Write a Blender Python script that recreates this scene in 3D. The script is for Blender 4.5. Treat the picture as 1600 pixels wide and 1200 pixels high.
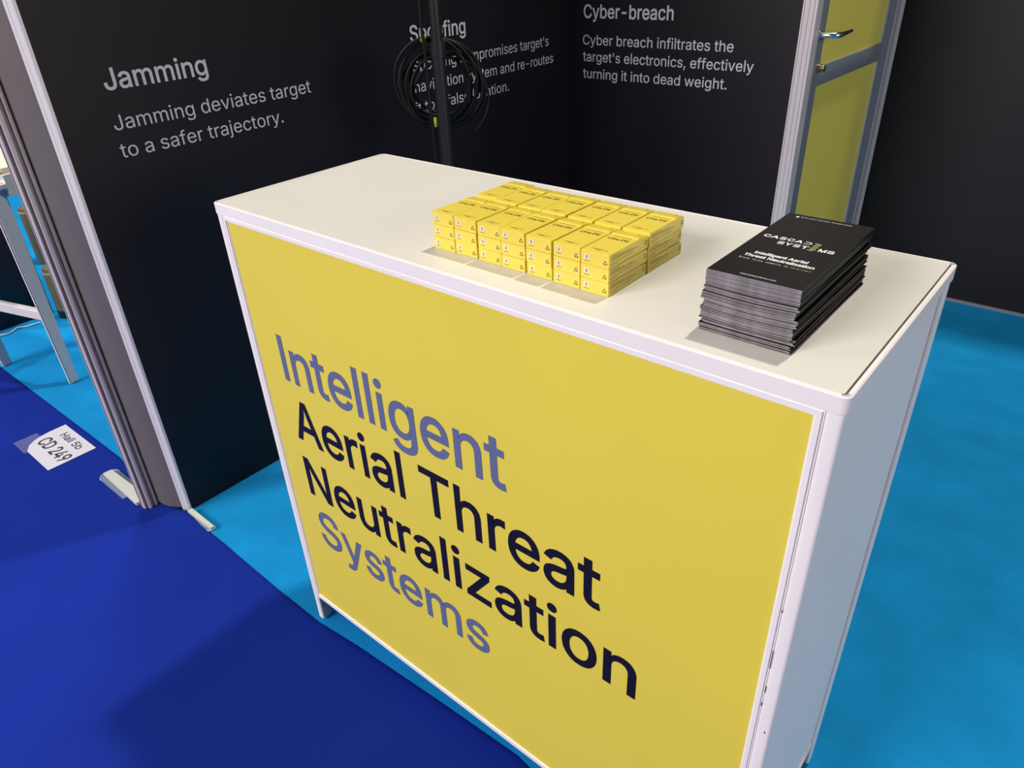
import bpy, bmesh, math, random
from mathutils import Vector, Matrix, geometry
random.seed(7)
for o in list(bpy.data.objects): bpy.data.objects.remove(o)
SC = bpy.context.scene
COL = SC.collection

# ------------------------------------------------------------------ camera
cd = bpy.data.cameras.new('camera'); cam = bpy.data.objects.new('camera', cd); COL.objects.link(cam)
cd.sensor_fit = 'HORIZONTAL'; cd.sensor_width = 36.0; cd.lens = 1139.12 / 1600 * 36.0
cd.clip_start = 0.05; cd.clip_end = 100
RIGHT = (0.7663561, 0.6412058, -0.0394130)
DOWN = (0.3061901, -0.4185091, -0.8550425)
FWD = (-0.5647529, 0.6431992, -0.5170579)
cam.matrix_world = Matrix(((RIGHT[0], -DOWN[0], -FWD[0], 1.16195),
                           (RIGHT[1], -DOWN[1], -FWD[1], -0.58735),
                           (RIGHT[2], -DOWN[2], -FWD[2], 1.34885),
                           (0, 0, 0, 1)))
SC.camera = cam
# ------------------------------------------------------------------ light
SC.view_settings.view_transform = 'Standard'; SC.view_settings.look = 'None'
SC.view_settings.gamma = 1.0; SC.view_settings.use_curve_mapping = False
SC.view_settings.exposure = 0.0
wd = bpy.data.worlds.new('hall'); SC.world = wd; wd.use_nodes = True
wb = wd.node_tree.nodes['Background']; wb.inputs[0].default_value = (1.0, 0.95, 1.0, 1); wb.inputs[1].default_value = 0.075
def area(name, loc, target, sx, sy, watts, colr):
    l = bpy.data.lights.new(name, 'AREA'); l.shape = 'RECTANGLE'; l.size = sx; l.size_y = sy; l.energy = watts; l.color = colr
    o = bpy.data.objects.new(name, l); COL.objects.link(o); o.location = loc
    o.rotation_euler = (Vector(target) - Vector(loc)).to_track_quat('-Z', 'Y').to_euler()
    return o
area('hall_spot_light', (1.1, 3.5, 8.6), (0.5, 0.2, 1.0), 0.40, 0.40, 440, (1.0, 0.95, 0.84))        # high hall lamp behind the stand
area('aisle_light', (-2.3, -8.4, 5.5), (0.3, 0.2, 0.7), 4.5, 3.0, 990, (1.0, 0.935, 0.92))           # lit hall across the aisle
area('aisle_side_light', (-7.0, -4.5, 5.5), (0.3, 0.2, 0.7), 4.0, 3.0, 150, (1.0, 0.935, 0.92))      # lit hall down the aisle
area('side_fill', (6.5, 0.3, 2.4), (0.8, 0.3, 0.5), 3.0, 2.0, 122, (1.0, 0.93, 0.80))                # added fill from the right, lifts the counter's shaded side
area('neighbour_fill', (-2.6, 1.2, 4.0), (-2.2, 0.3, 0.0), 0.8, 0.8, 92, (1.0, 0.95, 0.90))         # added unseen lamp, brightens the cyan floor at the left

# outlines of the letters used, per character: advance, then closed outlines as left handle, point, right handle
GLYPHS = {
"'": (206, [[95,318,78,318,75,381,73,445,70,509,92,509,114,509,136,509,133,445,131,381,128,318,112,318]]),
',': (188, [[53,-119,38,-119,48,-56,58,8,68,71,91,71,114,71,137,71,119,8,102,-56,84,-119,69,-119]]),
'-': (453, [[263,244,337,244,337,226,337,207,337,188,263,188,188,188,114,188,114,207,114,226,114,244,188,244]]),
'.': (188, [[108,-4,95,-4,83,-4,72,0,63,9,54,18,50,28,50,41,50,54,54,65,63,73,72,82,83,87,95,87,108,87,119,82,128,73,137,65,141,54,141,41,141,28,137,18,128,9,119,0]]),
'2': (453, [[172,0,64,0,64,16,64,32,64,47,121,108,177,168,234,229,254,249,270,267,282,282,295,298,304,313,311,327,317,341,320,356,320,371,320,390,316,405,308,419,299,432,288,442,273,449,259,456,242,460,224,460,204,460,187,456,172,447,158,439,147,428,139,413,131,399,127,382,127,362,107,362,86,362,66,362,66,392,72,419,86,442,100,465,119,483,143,496,167,509,194,516,225,516,255,516,282,509,306,497,329,484,348,467,361,445,374,424,381,399,381,372,381,354,378,335,371,318,364,300,353,280,336,259,319,237,296,211,267,180,229,140,191,100,153,60,153,59,153,58,153,57,231,57,310,57,389,57,389,38,389,19,389,0,281,0]]),
'4': (453, [[164,105,40,105,40,123,40,141,40,158,109,275,178,392,247,509,268,509,289,509,311,509,243,394,176,280,109,166,109,165,109,164,109,163,210,163,312,163,413,163,413,144,413,125,413,105,289,105],[302,0,282,0,282,40,282,81,282,121,282,130,282,138,282,146,282,203,282,260,282,318,302,318,322,318,343,318,343,212,343,106,343,0,322,0]]),
'5': (453, [[254,-7,221,-7,191,-7,164,-1,140,11,116,23,97,39,83,60,69,81,61,104,60,130,81,130,101,130,122,130,124,115,129,101,138,89,147,77,159,67,173,60,188,53,204,50,221,50,242,50,260,55,276,64,292,74,305,87,314,104,323,121,328,141,328,162,328,184,323,204,314,221,304,238,291,252,275,262,258,272,239,277,218,277,201,277,184,274,167,268,151,263,138,255,128,246,108,248,88,250,67,253,77,338,86,423,96,509,186,509,276,509,366,509,366,490,366,471,366,452,294,452,222,452,151,452,145,402,139,352,134,301,135,301,135,301,136,301,147,311,161,319,178,325,194,331,211,334,229,334,253,334,274,329,294,321,313,313,331,301,345,285,359,270,371,252,379,231,387,210,391,188,391,163,391,130,384,101,369,76,354,50,334,30,309,15,283,1]]),
'9': (453, [[195,516,226,516,258,516,286,508,310,494,335,480,354,460,368,434,382,409,389,380,389,347,389,323,383,297,373,270,362,243,343,209,315,168,277,112,239,56,200,0,177,0,154,0,130,0,187,83,244,165,301,248,303,248,305,248,307,248,303,238,296,229,287,221,279,213,269,207,257,202,245,197,232,195,218,195,187,195,160,201,137,214,114,227,96,245,83,269,70,292,64,320,64,352,64,384,71,412,85,436,99,461,118,480,143,494,167,508],[246,460,226,460,207,460,189,456,174,446,159,437,147,424,138,407,130,391,125,372,125,352,125,330,130,312,138,295,147,279,159,266,174,257,189,248,207,243,226,243,246,243,263,248,279,257,294,266,306,279,314,295,323,311,327,330,327,350,327,372,323,391,314,407,306,424,294,437,279,446,264,456]]),
'A': (480, [[39,0,16,0,78,170,140,339,201,509,226,509,251,509,276,509,338,339,401,170,463,0,440,0,418,0,395,0,359,101,323,202,287,302,281,321,273,344,264,372,255,400,245,435,232,478,236,478,241,478,245,478,233,435,222,399,213,371,204,343,196,320,191,302,155,202,120,101,85,0,62,0],[197,142,110,142,110,161,110,180,110,199,197,199,283,199,370,199,370,180,370,161,370,142,283,142]]),
'B': (456, [[122,0,60,0,60,170,60,339,60,509,120,509,181,509,241,509,276,509,306,503,329,491,352,479,369,462,381,442,392,422,398,399,398,374,398,352,394,334,387,320,379,306,369,294,356,286,344,277,330,271,315,267,315,265,315,264,315,262,331,261,347,255,363,245,379,235,392,221,402,203,413,185,418,163,418,136,418,111,412,87,400,67,388,46,370,30,344,18,319,6,287,0,247,0,184,0],[125,115,125,57,165,57,205,57,245,57,284,57,313,65,330,80,347,95,355,114,355,137,355,154,351,170,342,184,334,198,321,209,306,218,290,227,271,231,248,231,207,231,166,231,125,231,125,173],[125,341,125,285,162,285,200,285,238,285,257,285,273,289,288,296,303,303,315,313,323,326,332,339,336,355,336,372,336,395,328,414,313,429,297,444,273,452,240,452,202,452,163,452,125,452,125,396]]),
'C': (510, [[293,-7,267,-7,223,-7,184,4,150,25,116,46,89,76,70,115,50,154,40,201,40,254,40,308,50,354,70,393,89,432,116,462,150,484,184,505,223,516,267,516,293,516,317,512,340,504,363,497,384,486,402,471,420,457,436,439,448,418,460,398,468,374,473,348,451,348,430,348,408,348,404,366,398,381,389,395,381,408,370,419,357,428,345,438,331,444,315,449,300,454,284,456,267,456,236,456,208,448,184,432,159,417,139,394,125,364,111,334,103,297,103,254,103,211,111,175,125,145,140,115,159,92,184,76,209,61,236,53,267,53,284,53,300,55,315,60,331,65,345,71,357,81,370,90,381,101,389,114,398,128,404,143,408,160,430,160,451,160,473,160,469,135,460,111,448,91,436,70,421,52,402,38,384,23,363,12,341,5,318,-3]]),
'D': (502, [[271,0,219,0,178,0,137,0,96,0,96,19,96,38,96,57,136,57,175,57,215,57,256,57,291,65,318,81,345,97,366,119,379,149,392,179,399,214,399,255,399,296,392,331,379,361,366,390,346,412,320,428,293,444,260,452,221,452,178,452,136,452,93,452,93,471,93,490,93,509,137,509,181,509,225,509,275,509,317,499,353,478,388,458,415,429,433,391,452,353,462,308,462,255,462,202,452,157,433,119,414,81,387,51,351,31,314,10],[103,509,125,509,125,339,125,170,125,0,103,0,82,0,60,0,60,170,60,339,60,509,82,509]]),
'E': (419, [[165,0,60,0,60,170,60,339,60,509,164,509,268,509,372,509,372,490,372,471,372,452,290,452,207,452,125,452,125,396,125,341,125,286,202,286,278,286,355,286,355,267,355,248,355,229,278,229,202,229,125,229,125,172,125,114,125,57,208,57,292,57,375,57,375,38,375,19,375,0,270,0]]),
'F': (410, [[82,0,60,0,60,170,60,339,60,509,163,509,266,509,369,509,369,490,369,471,369,452,288,452,206,452,125,452,125,394,125,336,125,278,198,278,272,278,346,278,346,259,346,240,346,221,272,221,198,221,125,221,125,147,125,74,125,0,103,0]]),
'G': (520, [[309,-7,269,-7,223,-7,184,4,149,25,115,46,88,77,69,116,50,155,40,201,40,254,40,308,50,354,69,393,88,432,115,462,149,484,183,505,221,516,265,516,292,516,317,512,340,504,364,496,385,484,403,469,422,454,437,437,449,416,461,396,470,373,474,349,452,349,430,349,408,349,403,365,396,380,387,393,379,406,368,417,356,427,344,436,330,444,315,448,300,453,283,456,265,456,235,456,208,448,183,432,159,417,139,394,125,364,111,334,103,297,103,254,103,211,111,175,125,145,140,115,159,92,184,76,209,61,237,53,269,53,297,53,323,59,345,71,367,83,384,101,396,123,409,146,415,172,415,202,421,201,428,200,434,199,384,199,333,199,283,199,283,218,283,237,283,256,348,256,413,256,478,256,478,237,478,219,478,200,478,158,469,122,451,91,433,60,408,36,377,19,345,2]]),
'H': (517, [[82,0,60,0,60,170,60,339,60,509,82,509,103,509,125,509,125,435,125,362,125,289,214,289,303,289,392,289,392,362,392,435,392,509,414,509,435,509,457,509,457,339,457,170,457,0,435,0,414,0,392,0,392,77,392,155,392,232,303,232,214,232,125,232,125,155,125,77,125,0,103,0]]),
'I': (186, [[61,0,61,0,61,0,61,509,61,509,61,509,126,509,126,509,126,509,126,0,126,0,126,0]]),
'J': (396, [[230,-7,185,-7,140,-7,104,6,75,33,47,59,33,97,33,145,33,155,33,164,33,173,55,173,76,173,98,173,98,164,98,155,98,145,98,114,106,91,122,74,137,58,159,50,185,50,211,50,232,58,248,74,264,91,272,114,272,145,272,267,272,388,272,509,293,509,315,509,336,509,336,388,336,267,336,145,336,97,322,59,294,33,266,6]]),
'L': (393, [[160,0,60,0,60,170,60,339,60,509,82,509,103,509,125,509,125,358,125,208,125,57,203,57,282,57,361,57,361,38,361,19,361,0,261,0]]),
'M': (628, [[81,0,60,0,60,170,60,339,60,509,91,509,121,509,152,509,193,402,235,294,277,187,280,180,284,170,287,159,291,148,295,136,299,123,303,110,307,97,311,84,315,71,319,59,322,49,317,49,312,49,307,49,310,59,314,70,318,83,322,95,326,108,330,121,334,134,338,147,342,158,346,170,349,179,352,187,394,294,435,402,476,509,507,509,537,509,568,509,568,339,568,170,568,0,547,0,525,0,504,0,504,97,504,194,504,291,504,302,504,314,504,327,505,340,505,354,505,369,505,383,506,398,506,413,506,428,507,443,507,457,509,457,511,457,513,457,508,441,503,426,498,409,492,393,487,378,482,363,477,348,472,334,467,322,463,309,459,299,456,291,418,194,380,97,342,0,323,0,305,0,286,0,248,97,209,194,170,291,167,299,163,309,159,321,155,333,150,346,145,361,140,376,135,391,129,408,124,424,118,441,112,457,114,457,117,457,119,457,119,444,120,431,120,416,120,401,121,387,121,372,121,357,121,342,122,328,122,315,122,302,122,291,122,194,122,97,122,0,101,0]]),
'N': (523, [[82,0,60,0,60,170,60,339,60,509,85,509,111,509,136,509,205,400,274,291,343,183,349,174,355,164,363,151,370,138,379,123,388,107,396,90,405,73,414,55,411,55,408,54,405,54,403,72,401,90,401,108,400,126,399,142,399,157,399,172,399,185,399,195,399,300,399,404,399,509,420,509,442,509,463,509,463,339,463,170,463,0,438,0,412,0,387,0,325,97,264,193,202,290,194,303,186,316,177,331,169,345,159,362,148,381,137,400,123,424,108,452,111,453,115,453,119,454,120,428,121,405,122,384,123,362,124,344,124,328,125,312,125,300,125,291,125,194,125,97,125,0,103,0]]),
'O': (533, [[311,-7,267,-7,223,-7,184,4,150,25,116,46,90,76,70,115,50,154,40,201,40,254,40,308,50,354,70,393,90,432,116,462,150,484,184,505,223,516,267,516,311,516,350,505,384,484,418,462,444,432,464,393,483,354,493,308,493,254,493,201,483,154,464,115,444,76,418,46,384,25,350,4],[236,53,267,53,297,53,325,61,349,76,374,91,394,114,408,144,423,174,430,211,430,254,430,298,423,335,408,365,394,395,374,417,349,433,325,448,297,456,267,456,236,456,209,448,184,433,159,417,140,394,125,364,111,334,103,297,103,254,103,211,111,174,125,144,140,114,159,92,184,76,209,61]]),
'S': (447, [[263,-9,224,-9,187,-9,155,-3,128,9,100,21,79,38,64,60,49,82,40,107,38,137,60,137,82,137,104,137,106,117,112,101,123,88,134,75,149,65,166,59,184,52,203,49,224,49,247,49,268,53,286,60,304,68,319,78,329,92,340,105,346,121,346,139,346,155,341,169,332,179,323,189,311,198,296,205,281,211,264,217,245,222,224,228,204,234,184,239,142,251,109,268,86,289,63,311,52,339,52,372,52,401,60,426,75,448,90,469,111,486,138,498,164,510,194,516,227,516,261,516,290,510,316,498,342,486,362,469,377,449,392,428,400,404,401,378,380,378,358,378,337,378,335,403,323,423,302,437,281,451,256,459,225,459,203,459,184,455,167,448,151,441,138,431,129,418,120,406,115,391,115,376,115,358,120,344,131,334,142,323,154,314,169,308,184,302,199,297,212,293,230,289,247,284,264,279,279,275,295,270,312,264,328,257,344,248,359,238,373,227,385,214,395,198,404,181,408,162,408,139,408,111,401,86,386,64,372,41,351,24,323,11,296,-2]]),
'T': (449, [[85,452,32,452,32,471,32,490,32,509,160,509,288,509,417,509,417,490,417,471,417,452,363,452,310,452,257,452,257,301,257,151,257,0,235,0,214,0,193,0,193,151,193,301,193,452,139,452]]),
'W': (686, [[180,0,155,0,109,170,63,339,16,509,38,509,60,509,82,509,109,404,136,300,163,196,168,179,172,163,175,145,179,128,183,111,187,94,190,76,194,58,197,40,194,40,192,40,189,40,193,58,196,76,200,94,203,111,207,128,211,145,215,163,220,179,224,196,251,300,279,404,306,509,331,509,355,509,380,509,407,404,434,300,462,196,466,179,470,163,474,145,478,128,482,111,486,94,490,76,494,58,497,40,494,40,491,40,488,40,492,58,495,76,499,94,502,111,506,128,510,145,515,163,519,179,523,196,550,300,576,404,603,509,625,509,647,509,670,509,623,339,577,170,530,0,505,0,480,0,455,0,426,108,397,215,368,323,362,344,357,367,351,391,346,416,341,444,336,475,341,475,345,475,350,475,345,445,340,419,335,395,330,371,324,347,318,323,289,215,260,108,230,0,205,0]]),
'Y': (472, [[225,0,203,0,203,69,203,139,203,208,141,308,79,409,16,509,41,509,66,509,91,509,125,454,159,399,192,344,203,326,213,309,222,292,231,275,240,255,250,230,241,230,232,230,224,230,233,255,242,276,251,293,260,310,270,327,280,344,314,399,347,454,381,509,406,509,430,509,455,509,393,409,330,308,268,208,268,139,268,69,268,0,247,0]]),
'a': (389, [[182,-9,160,-9,136,-9,114,-4,94,5,75,14,59,27,48,45,36,62,30,83,30,108,30,130,35,147,43,161,52,175,63,185,78,193,92,201,108,207,125,211,143,215,160,218,178,220,201,223,219,225,234,227,248,228,258,231,265,235,272,239,276,245,276,255,276,255,276,256,276,257,276,272,273,286,267,297,261,308,252,316,240,322,228,328,213,331,196,331,178,331,162,328,149,322,136,317,126,309,118,301,110,292,104,283,100,274,80,280,61,285,41,291,50,314,62,332,79,346,95,360,113,369,133,375,153,381,173,384,194,384,208,384,223,383,239,379,255,376,271,370,286,360,301,351,313,338,322,320,332,303,337,280,337,251,337,168,337,84,337,0,317,0,297,0,277,0,277,17,277,35,277,52,275,52,274,52,272,52,268,43,261,34,252,25,243,15,230,7,215,1,200,-5],[155,45,170,45,193,45,212,50,228,59,243,68,255,79,263,93,271,107,276,122,276,138,276,155,276,173,276,190,273,187,268,184,259,182,251,180,242,178,231,176,221,174,210,172,200,171,190,170,182,169,175,168,161,166,147,163,134,159,121,154,111,148,103,139,96,131,92,119,92,105,92,92,95,81,102,72,109,63,118,57,130,52,142,48]]),
'b': (424, [[261,-8,229,-8,206,-8,187,-4,172,4,158,12,146,21,138,31,129,42,123,51,118,59,116,59,114,59,112,59,112,39,112,20,112,0,92,0,72,0,53,0,53,170,53,339,53,509,73,509,93,509,114,509,114,446,114,382,114,319,115,319,117,319,118,319,123,327,129,336,137,346,145,356,157,365,171,373,186,381,205,384,229,384,261,384,289,376,313,361,337,345,356,322,370,293,383,263,390,229,390,189,390,149,383,114,370,84,356,55,337,32,313,16,289,0],[197,47,220,47,244,47,263,53,279,66,295,78,308,95,316,117,324,138,328,162,328,189,328,216,324,240,316,261,308,282,296,299,280,311,264,324,244,330,220,330,197,330,177,324,161,312,145,300,133,284,125,263,117,242,113,217,113,189,113,161,117,136,125,115,133,94,146,77,162,65,178,53]]),
'c': (396, [[226,-8,207,-8,173,-8,143,0,117,16,91,33,71,56,56,85,41,114,34,149,34,187,34,227,41,262,56,291,71,321,91,343,117,360,143,376,173,384,207,384,226,384,243,382,260,377,276,372,292,365,305,356,319,347,330,335,340,322,350,309,357,294,362,277,342,272,322,267,303,262,300,272,296,281,290,289,285,297,278,305,270,311,262,317,253,322,242,325,232,328,220,330,207,330,182,330,161,323,145,310,129,297,116,280,108,258,100,237,96,213,96,187,96,162,100,139,108,117,116,96,129,79,145,66,161,53,182,46,207,46,220,46,232,48,243,52,253,55,263,60,271,66,279,72,286,80,292,89,297,97,301,107,304,117,324,112,343,107,363,102,358,85,351,70,341,56,332,43,320,31,306,21,293,12,277,4,261,-1,244,-6]]),
'd': (424, [[219,-8,195,-8,164,-8,136,0,111,16,87,32,68,55,55,84,41,114,34,149,34,189,34,229,41,263,55,293,69,322,88,345,112,361,136,376,164,384,196,384,219,384,238,381,253,373,268,365,279,356,287,346,296,336,302,327,306,319,308,319,309,319,311,319,311,382,311,446,311,509,331,509,351,509,372,509,372,339,372,170,372,0,352,0,332,0,313,0,313,20,313,39,313,59,311,59,309,59,307,59,302,51,295,42,287,31,278,21,267,12,252,4,238,-4],[181,47,205,47,227,47,247,53,263,65,279,77,291,94,299,115,308,136,312,161,312,189,312,217,308,242,300,263,292,284,279,300,263,312,247,324,228,330,205,330,181,330,161,324,145,311,129,299,116,282,108,261,100,240,96,216,96,189,96,162,100,138,109,117,117,95,129,78,145,66,161,53]]),
'e': (404, [[238,-8,212,-8,175,-8,143,0,117,16,90,33,70,56,56,85,41,114,34,148,34,187,34,226,41,260,55,290,69,319,89,343,115,359,141,376,171,384,205,384,226,384,246,381,266,374,285,367,303,356,319,341,335,326,348,306,357,282,366,258,371,228,371,194,371,186,371,178,371,169,272,169,174,169,75,169,75,187,75,204,75,221,163,221,250,221,338,221,329,215,319,208,310,202,310,227,306,249,298,269,290,288,278,303,263,314,247,325,228,330,205,330,182,330,163,325,146,313,130,302,118,288,109,270,100,251,96,232,96,211,96,200,96,189,96,178,96,150,101,126,110,106,120,87,134,72,151,61,168,51,189,46,212,46,228,46,241,48,254,53,266,57,277,64,285,73,294,82,301,93,306,105,325,101,345,96,365,91,359,71,349,54,335,39,321,24,303,13,283,4,262,-4]]),
'f': (254, [[154,379,228,379,228,362,228,344,228,327,154,327,80,327,6,327,6,344,6,362,6,379,80,379],[101,0,81,0,81,144,81,288,81,432,81,453,86,471,96,486,106,500,119,511,135,519,152,526,169,530,187,530,201,530,213,529,222,527,232,525,238,523,243,521,238,503,233,486,227,468,224,470,220,471,215,472,210,473,203,474,195,474,176,474,163,469,154,460,146,451,142,437,142,419,142,279,142,140,142,0,121,0]]),
'g': (425, [[238,-151,207,-151,179,-151,155,-147,134,-140,113,-132,96,-123,82,-110,69,-98,58,-84,51,-69,67,-60,84,-50,101,-41,107,-49,113,-57,122,-66,130,-75,141,-82,154,-88,168,-94,186,-97,207,-97,238,-97,263,-90,282,-75,302,-60,311,-37,311,-6,311,19,311,44,311,68,310,68,308,68,306,68,301,60,295,51,287,41,278,32,267,23,252,16,238,8,219,5,195,5,164,5,137,12,113,27,88,41,69,62,55,90,41,118,34,152,34,191,34,230,41,264,55,293,69,322,88,345,112,361,137,376,165,384,196,384,220,384,239,381,253,373,268,365,280,356,288,346,297,336,303,327,308,319,309,319,311,319,313,319,313,339,313,359,313,379,333,379,353,379,372,379,372,250,372,121,372,-9,372,-42,365,-69,350,-90,335,-111,316,-126,291,-136,266,-146],[181,59,205,59,228,59,248,64,264,75,280,86,292,101,300,121,308,141,312,165,312,193,312,220,308,243,300,264,292,284,280,301,264,312,248,324,228,330,205,330,181,330,161,324,145,312,129,299,117,283,109,262,100,242,96,219,96,193,96,166,100,143,109,123,117,103,129,87,145,76,162,65]]),
'h': (410, [[114,249,114,227,114,151,114,76,114,0,93,0,73,0,53,0,53,170,53,339,53,509,73,509,93,509,114,509,114,435,114,361,114,287,110,287,106,287,102,287,114,322,131,347,152,362,174,377,199,384,227,384,253,384,276,379,295,369,315,358,330,342,341,321,352,299,357,273,357,240,357,160,357,80,357,0,337,0,316,0,296,0,296,78,296,157,296,235,296,265,288,288,273,304,258,321,237,329,210,329,192,329,175,325,161,317,146,309,135,298,126,283,118,267]]),
'i': (167, [[73,0,53,0,53,126,53,253,53,379,73,379,93,379,114,379,114,253,114,126,114,0,93,0],[95,443,84,443,72,443,62,447,54,455,45,462,41,472,41,483,41,494,45,504,54,512,62,520,72,524,84,524,95,524,106,520,114,512,122,504,126,494,126,483,126,472,122,462,114,455,106,447]]),
'j': (167, [[53,243,53,379,73,379,93,379,114,379,114,243,114,106,114,-30,114,-53,110,-73,102,-90,93,-107,81,-120,65,-129,48,-138,28,-143,4,-143,-1,-143,-5,-143,-10,-143,-10,-124,-10,-105,-10,-87,-6,-87,-2,-87,2,-87,20,-87,32,-82,40,-72,49,-62,53,-48,53,-29,53,107],[95,443,83,443,72,443,62,447,53,455,45,462,41,472,41,483,41,494,45,504,53,512,62,520,72,524,83,524,95,524,105,520,114,512,122,504,126,494,126,483,126,472,122,462,114,455,105,447]]),
'l': (167, [[53,0,53,0,53,0,53,530,53,530,53,530,114,530,114,530,114,530,114,0,114,0,114,0]]),
'm': (610, [[73,0,53,0,53,126,53,253,53,379,72,379,92,379,112,379,112,351,112,323,112,295,111,295,109,295,108,295,113,316,121,332,132,346,144,359,157,369,172,376,187,383,203,386,219,386,247,386,270,378,287,361,305,344,316,322,321,295,318,295,315,295,312,295,317,313,325,329,337,343,349,357,364,367,381,375,398,382,416,386,437,386,459,386,479,381,497,372,515,362,530,348,541,328,551,309,557,285,557,255,557,170,557,85,557,0,536,0,516,0,496,0,496,85,496,169,496,254,496,281,488,301,473,313,457,325,439,330,419,330,402,330,387,327,374,320,362,313,352,303,345,290,339,278,335,263,335,247,335,165,335,82,335,0,315,0,295,0,274,0,274,87,274,173,274,260,274,281,267,298,253,311,239,324,221,330,199,330,185,330,171,327,158,320,144,313,134,303,126,289,118,276,114,258,114,238,114,159,114,79,114,0,93,0]]),
'n': (410, [[114,249,114,227,114,151,114,76,114,0,93,0,73,0,53,0,53,126,53,253,53,379,72,379,92,379,112,379,112,349,112,318,112,287,109,287,106,287,102,287,114,322,131,347,152,362,174,377,199,384,227,384,253,384,276,379,295,369,314,358,330,342,341,321,352,299,357,273,357,240,357,160,357,80,357,0,337,0,316,0,296,0,296,78,296,157,296,235,296,265,288,288,273,304,258,321,237,329,210,329,192,329,175,325,161,317,146,309,135,298,126,283,118,267]]),
'o': (415, [[242,-8,207,-8,173,-8,143,0,117,16,91,33,71,56,56,85,41,114,34,149,34,187,34,227,41,262,56,291,71,321,91,343,117,360,143,376,173,384,207,384,242,384,273,376,299,360,325,343,345,321,359,291,374,262,381,227,381,187,381,149,374,114,359,85,345,56,325,33,299,16,273,0],[182,46,207,46,233,46,254,53,270,66,287,79,299,96,307,117,315,139,319,162,319,187,319,213,315,236,307,258,299,280,287,297,270,310,254,323,233,330,207,330,182,330,161,323,145,310,129,297,116,280,108,258,100,237,96,213,96,187,96,162,100,139,108,117,116,96,129,79,145,66,161,53]]),
'p': (424, [[73,-143,53,-143,53,31,53,205,53,379,72,379,92,379,112,379,112,359,112,339,112,319,114,319,116,319,118,319,123,327,129,336,137,346,145,356,157,365,171,373,186,381,205,384,229,384,261,384,289,376,313,361,337,345,356,322,370,293,383,263,390,229,390,189,390,149,383,114,370,84,356,55,337,32,313,16,289,0,261,-8,229,-8,206,-8,187,-4,173,4,158,12,146,21,138,31,130,42,123,51,118,59,117,59,115,59,114,59,114,-8,114,-76,114,-143,93,-143],[197,47,220,47,244,47,263,53,279,66,295,78,308,95,316,117,324,138,328,162,328,189,328,216,324,240,316,261,308,282,296,299,280,311,264,324,244,330,220,330,197,330,177,324,161,312,145,300,133,284,125,263,117,242,113,217,113,189,113,161,117,136,125,115,133,94,146,77,162,65,178,53]]),
'r': (259, [[73,0,53,0,53,126,53,253,53,379,72,379,92,379,112,379,112,360,112,340,112,321,113,321,114,321,115,321,122,340,135,355,152,367,170,379,190,385,213,385,218,385,223,385,229,384,235,384,240,384,243,384,243,363,243,343,243,322,242,323,237,323,230,324,223,325,215,326,207,326,189,326,173,322,159,315,145,307,134,297,126,284,118,270,114,255,114,237,114,158,114,79,114,0,93,0]]),
's': (365, [[211,-8,182,-8,156,-8,133,-4,112,3,92,11,75,23,62,38,49,53,40,72,36,94,55,98,74,102,94,107,99,86,109,70,124,60,139,50,158,45,181,45,208,45,229,51,244,62,260,74,268,87,268,103,268,116,263,127,254,136,245,144,231,151,212,155,191,160,170,165,149,170,115,178,89,191,72,208,55,225,47,247,47,274,47,296,53,315,65,332,77,348,94,361,115,370,136,380,160,384,187,384,213,384,235,380,254,372,272,365,287,353,299,339,310,325,319,309,324,290,305,286,287,281,268,277,263,292,255,304,243,316,230,327,212,333,187,333,165,333,146,327,131,317,116,306,109,293,109,277,109,263,114,252,124,243,134,235,150,228,172,223,191,218,210,214,229,209,264,201,290,188,306,171,323,154,331,133,331,107,331,84,325,64,312,47,300,30,282,16,260,6,237,-3]]),
't': (227, [[138,379,204,379,204,362,204,344,204,327,138,327,72,327,6,327,6,344,6,362,6,379,72,379],[65,345,65,471,85,471,106,471,126,471,126,347,126,222,126,98,126,81,129,69,136,61,143,54,154,50,170,50,174,50,179,50,185,51,191,52,197,53,202,54,206,36,209,19,213,2,207,0,200,-2,192,-3,184,-4,176,-4,168,-4,136,-4,110,4,92,21,74,38,65,62,65,93,65,219]]),
'u': (410, [[211,-5,182,-5,157,-5,134,0,115,11,95,21,80,37,69,59,58,80,53,107,53,139,53,219,53,299,53,379,73,379,93,379,114,379,114,301,114,222,114,144,114,114,121,91,137,75,152,58,173,50,200,50,218,50,235,54,249,62,264,70,275,81,283,97,292,112,296,131,296,153,296,228,296,304,296,379,316,379,337,379,357,379,357,253,357,126,357,0,337,0,318,0,298,0,298,31,298,61,298,92,301,92,304,92,307,92,295,57,279,32,257,17,235,2]]),
'v': (389, [[184,0,163,0,114,126,66,253,17,379,40,379,62,379,84,379,111,305,138,230,165,155,174,132,181,110,187,87,193,64,199,42,206,21,198,21,191,21,184,21,191,42,197,64,203,87,209,110,216,132,224,155,251,230,278,305,305,379,327,379,349,379,371,379,323,253,275,126,226,0,205,0]]),
'w': (567, [[158,0,138,0,99,126,61,253,23,379,44,379,66,379,87,379,103,324,118,269,133,214,140,191,147,165,154,137,161,108,168,76,175,41,172,41,168,41,165,41,172,75,179,106,186,135,193,163,199,190,206,214,221,269,237,324,252,379,273,379,295,379,316,379,332,324,347,269,362,214,368,190,375,164,382,136,388,107,395,76,402,41,399,41,395,41,391,41,399,75,406,107,413,135,420,164,427,190,434,214,449,269,465,324,480,379,502,379,523,379,545,379,506,253,468,126,429,0,409,0,389,0,368,0,352,57,335,114,319,172,314,189,309,207,305,225,300,243,295,261,291,280,286,299,281,318,277,338,281,338,286,338,291,338,286,319,281,299,277,280,272,261,267,243,263,225,258,206,253,189,248,172,231,114,215,57,199,0,178,0]]),
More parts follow.
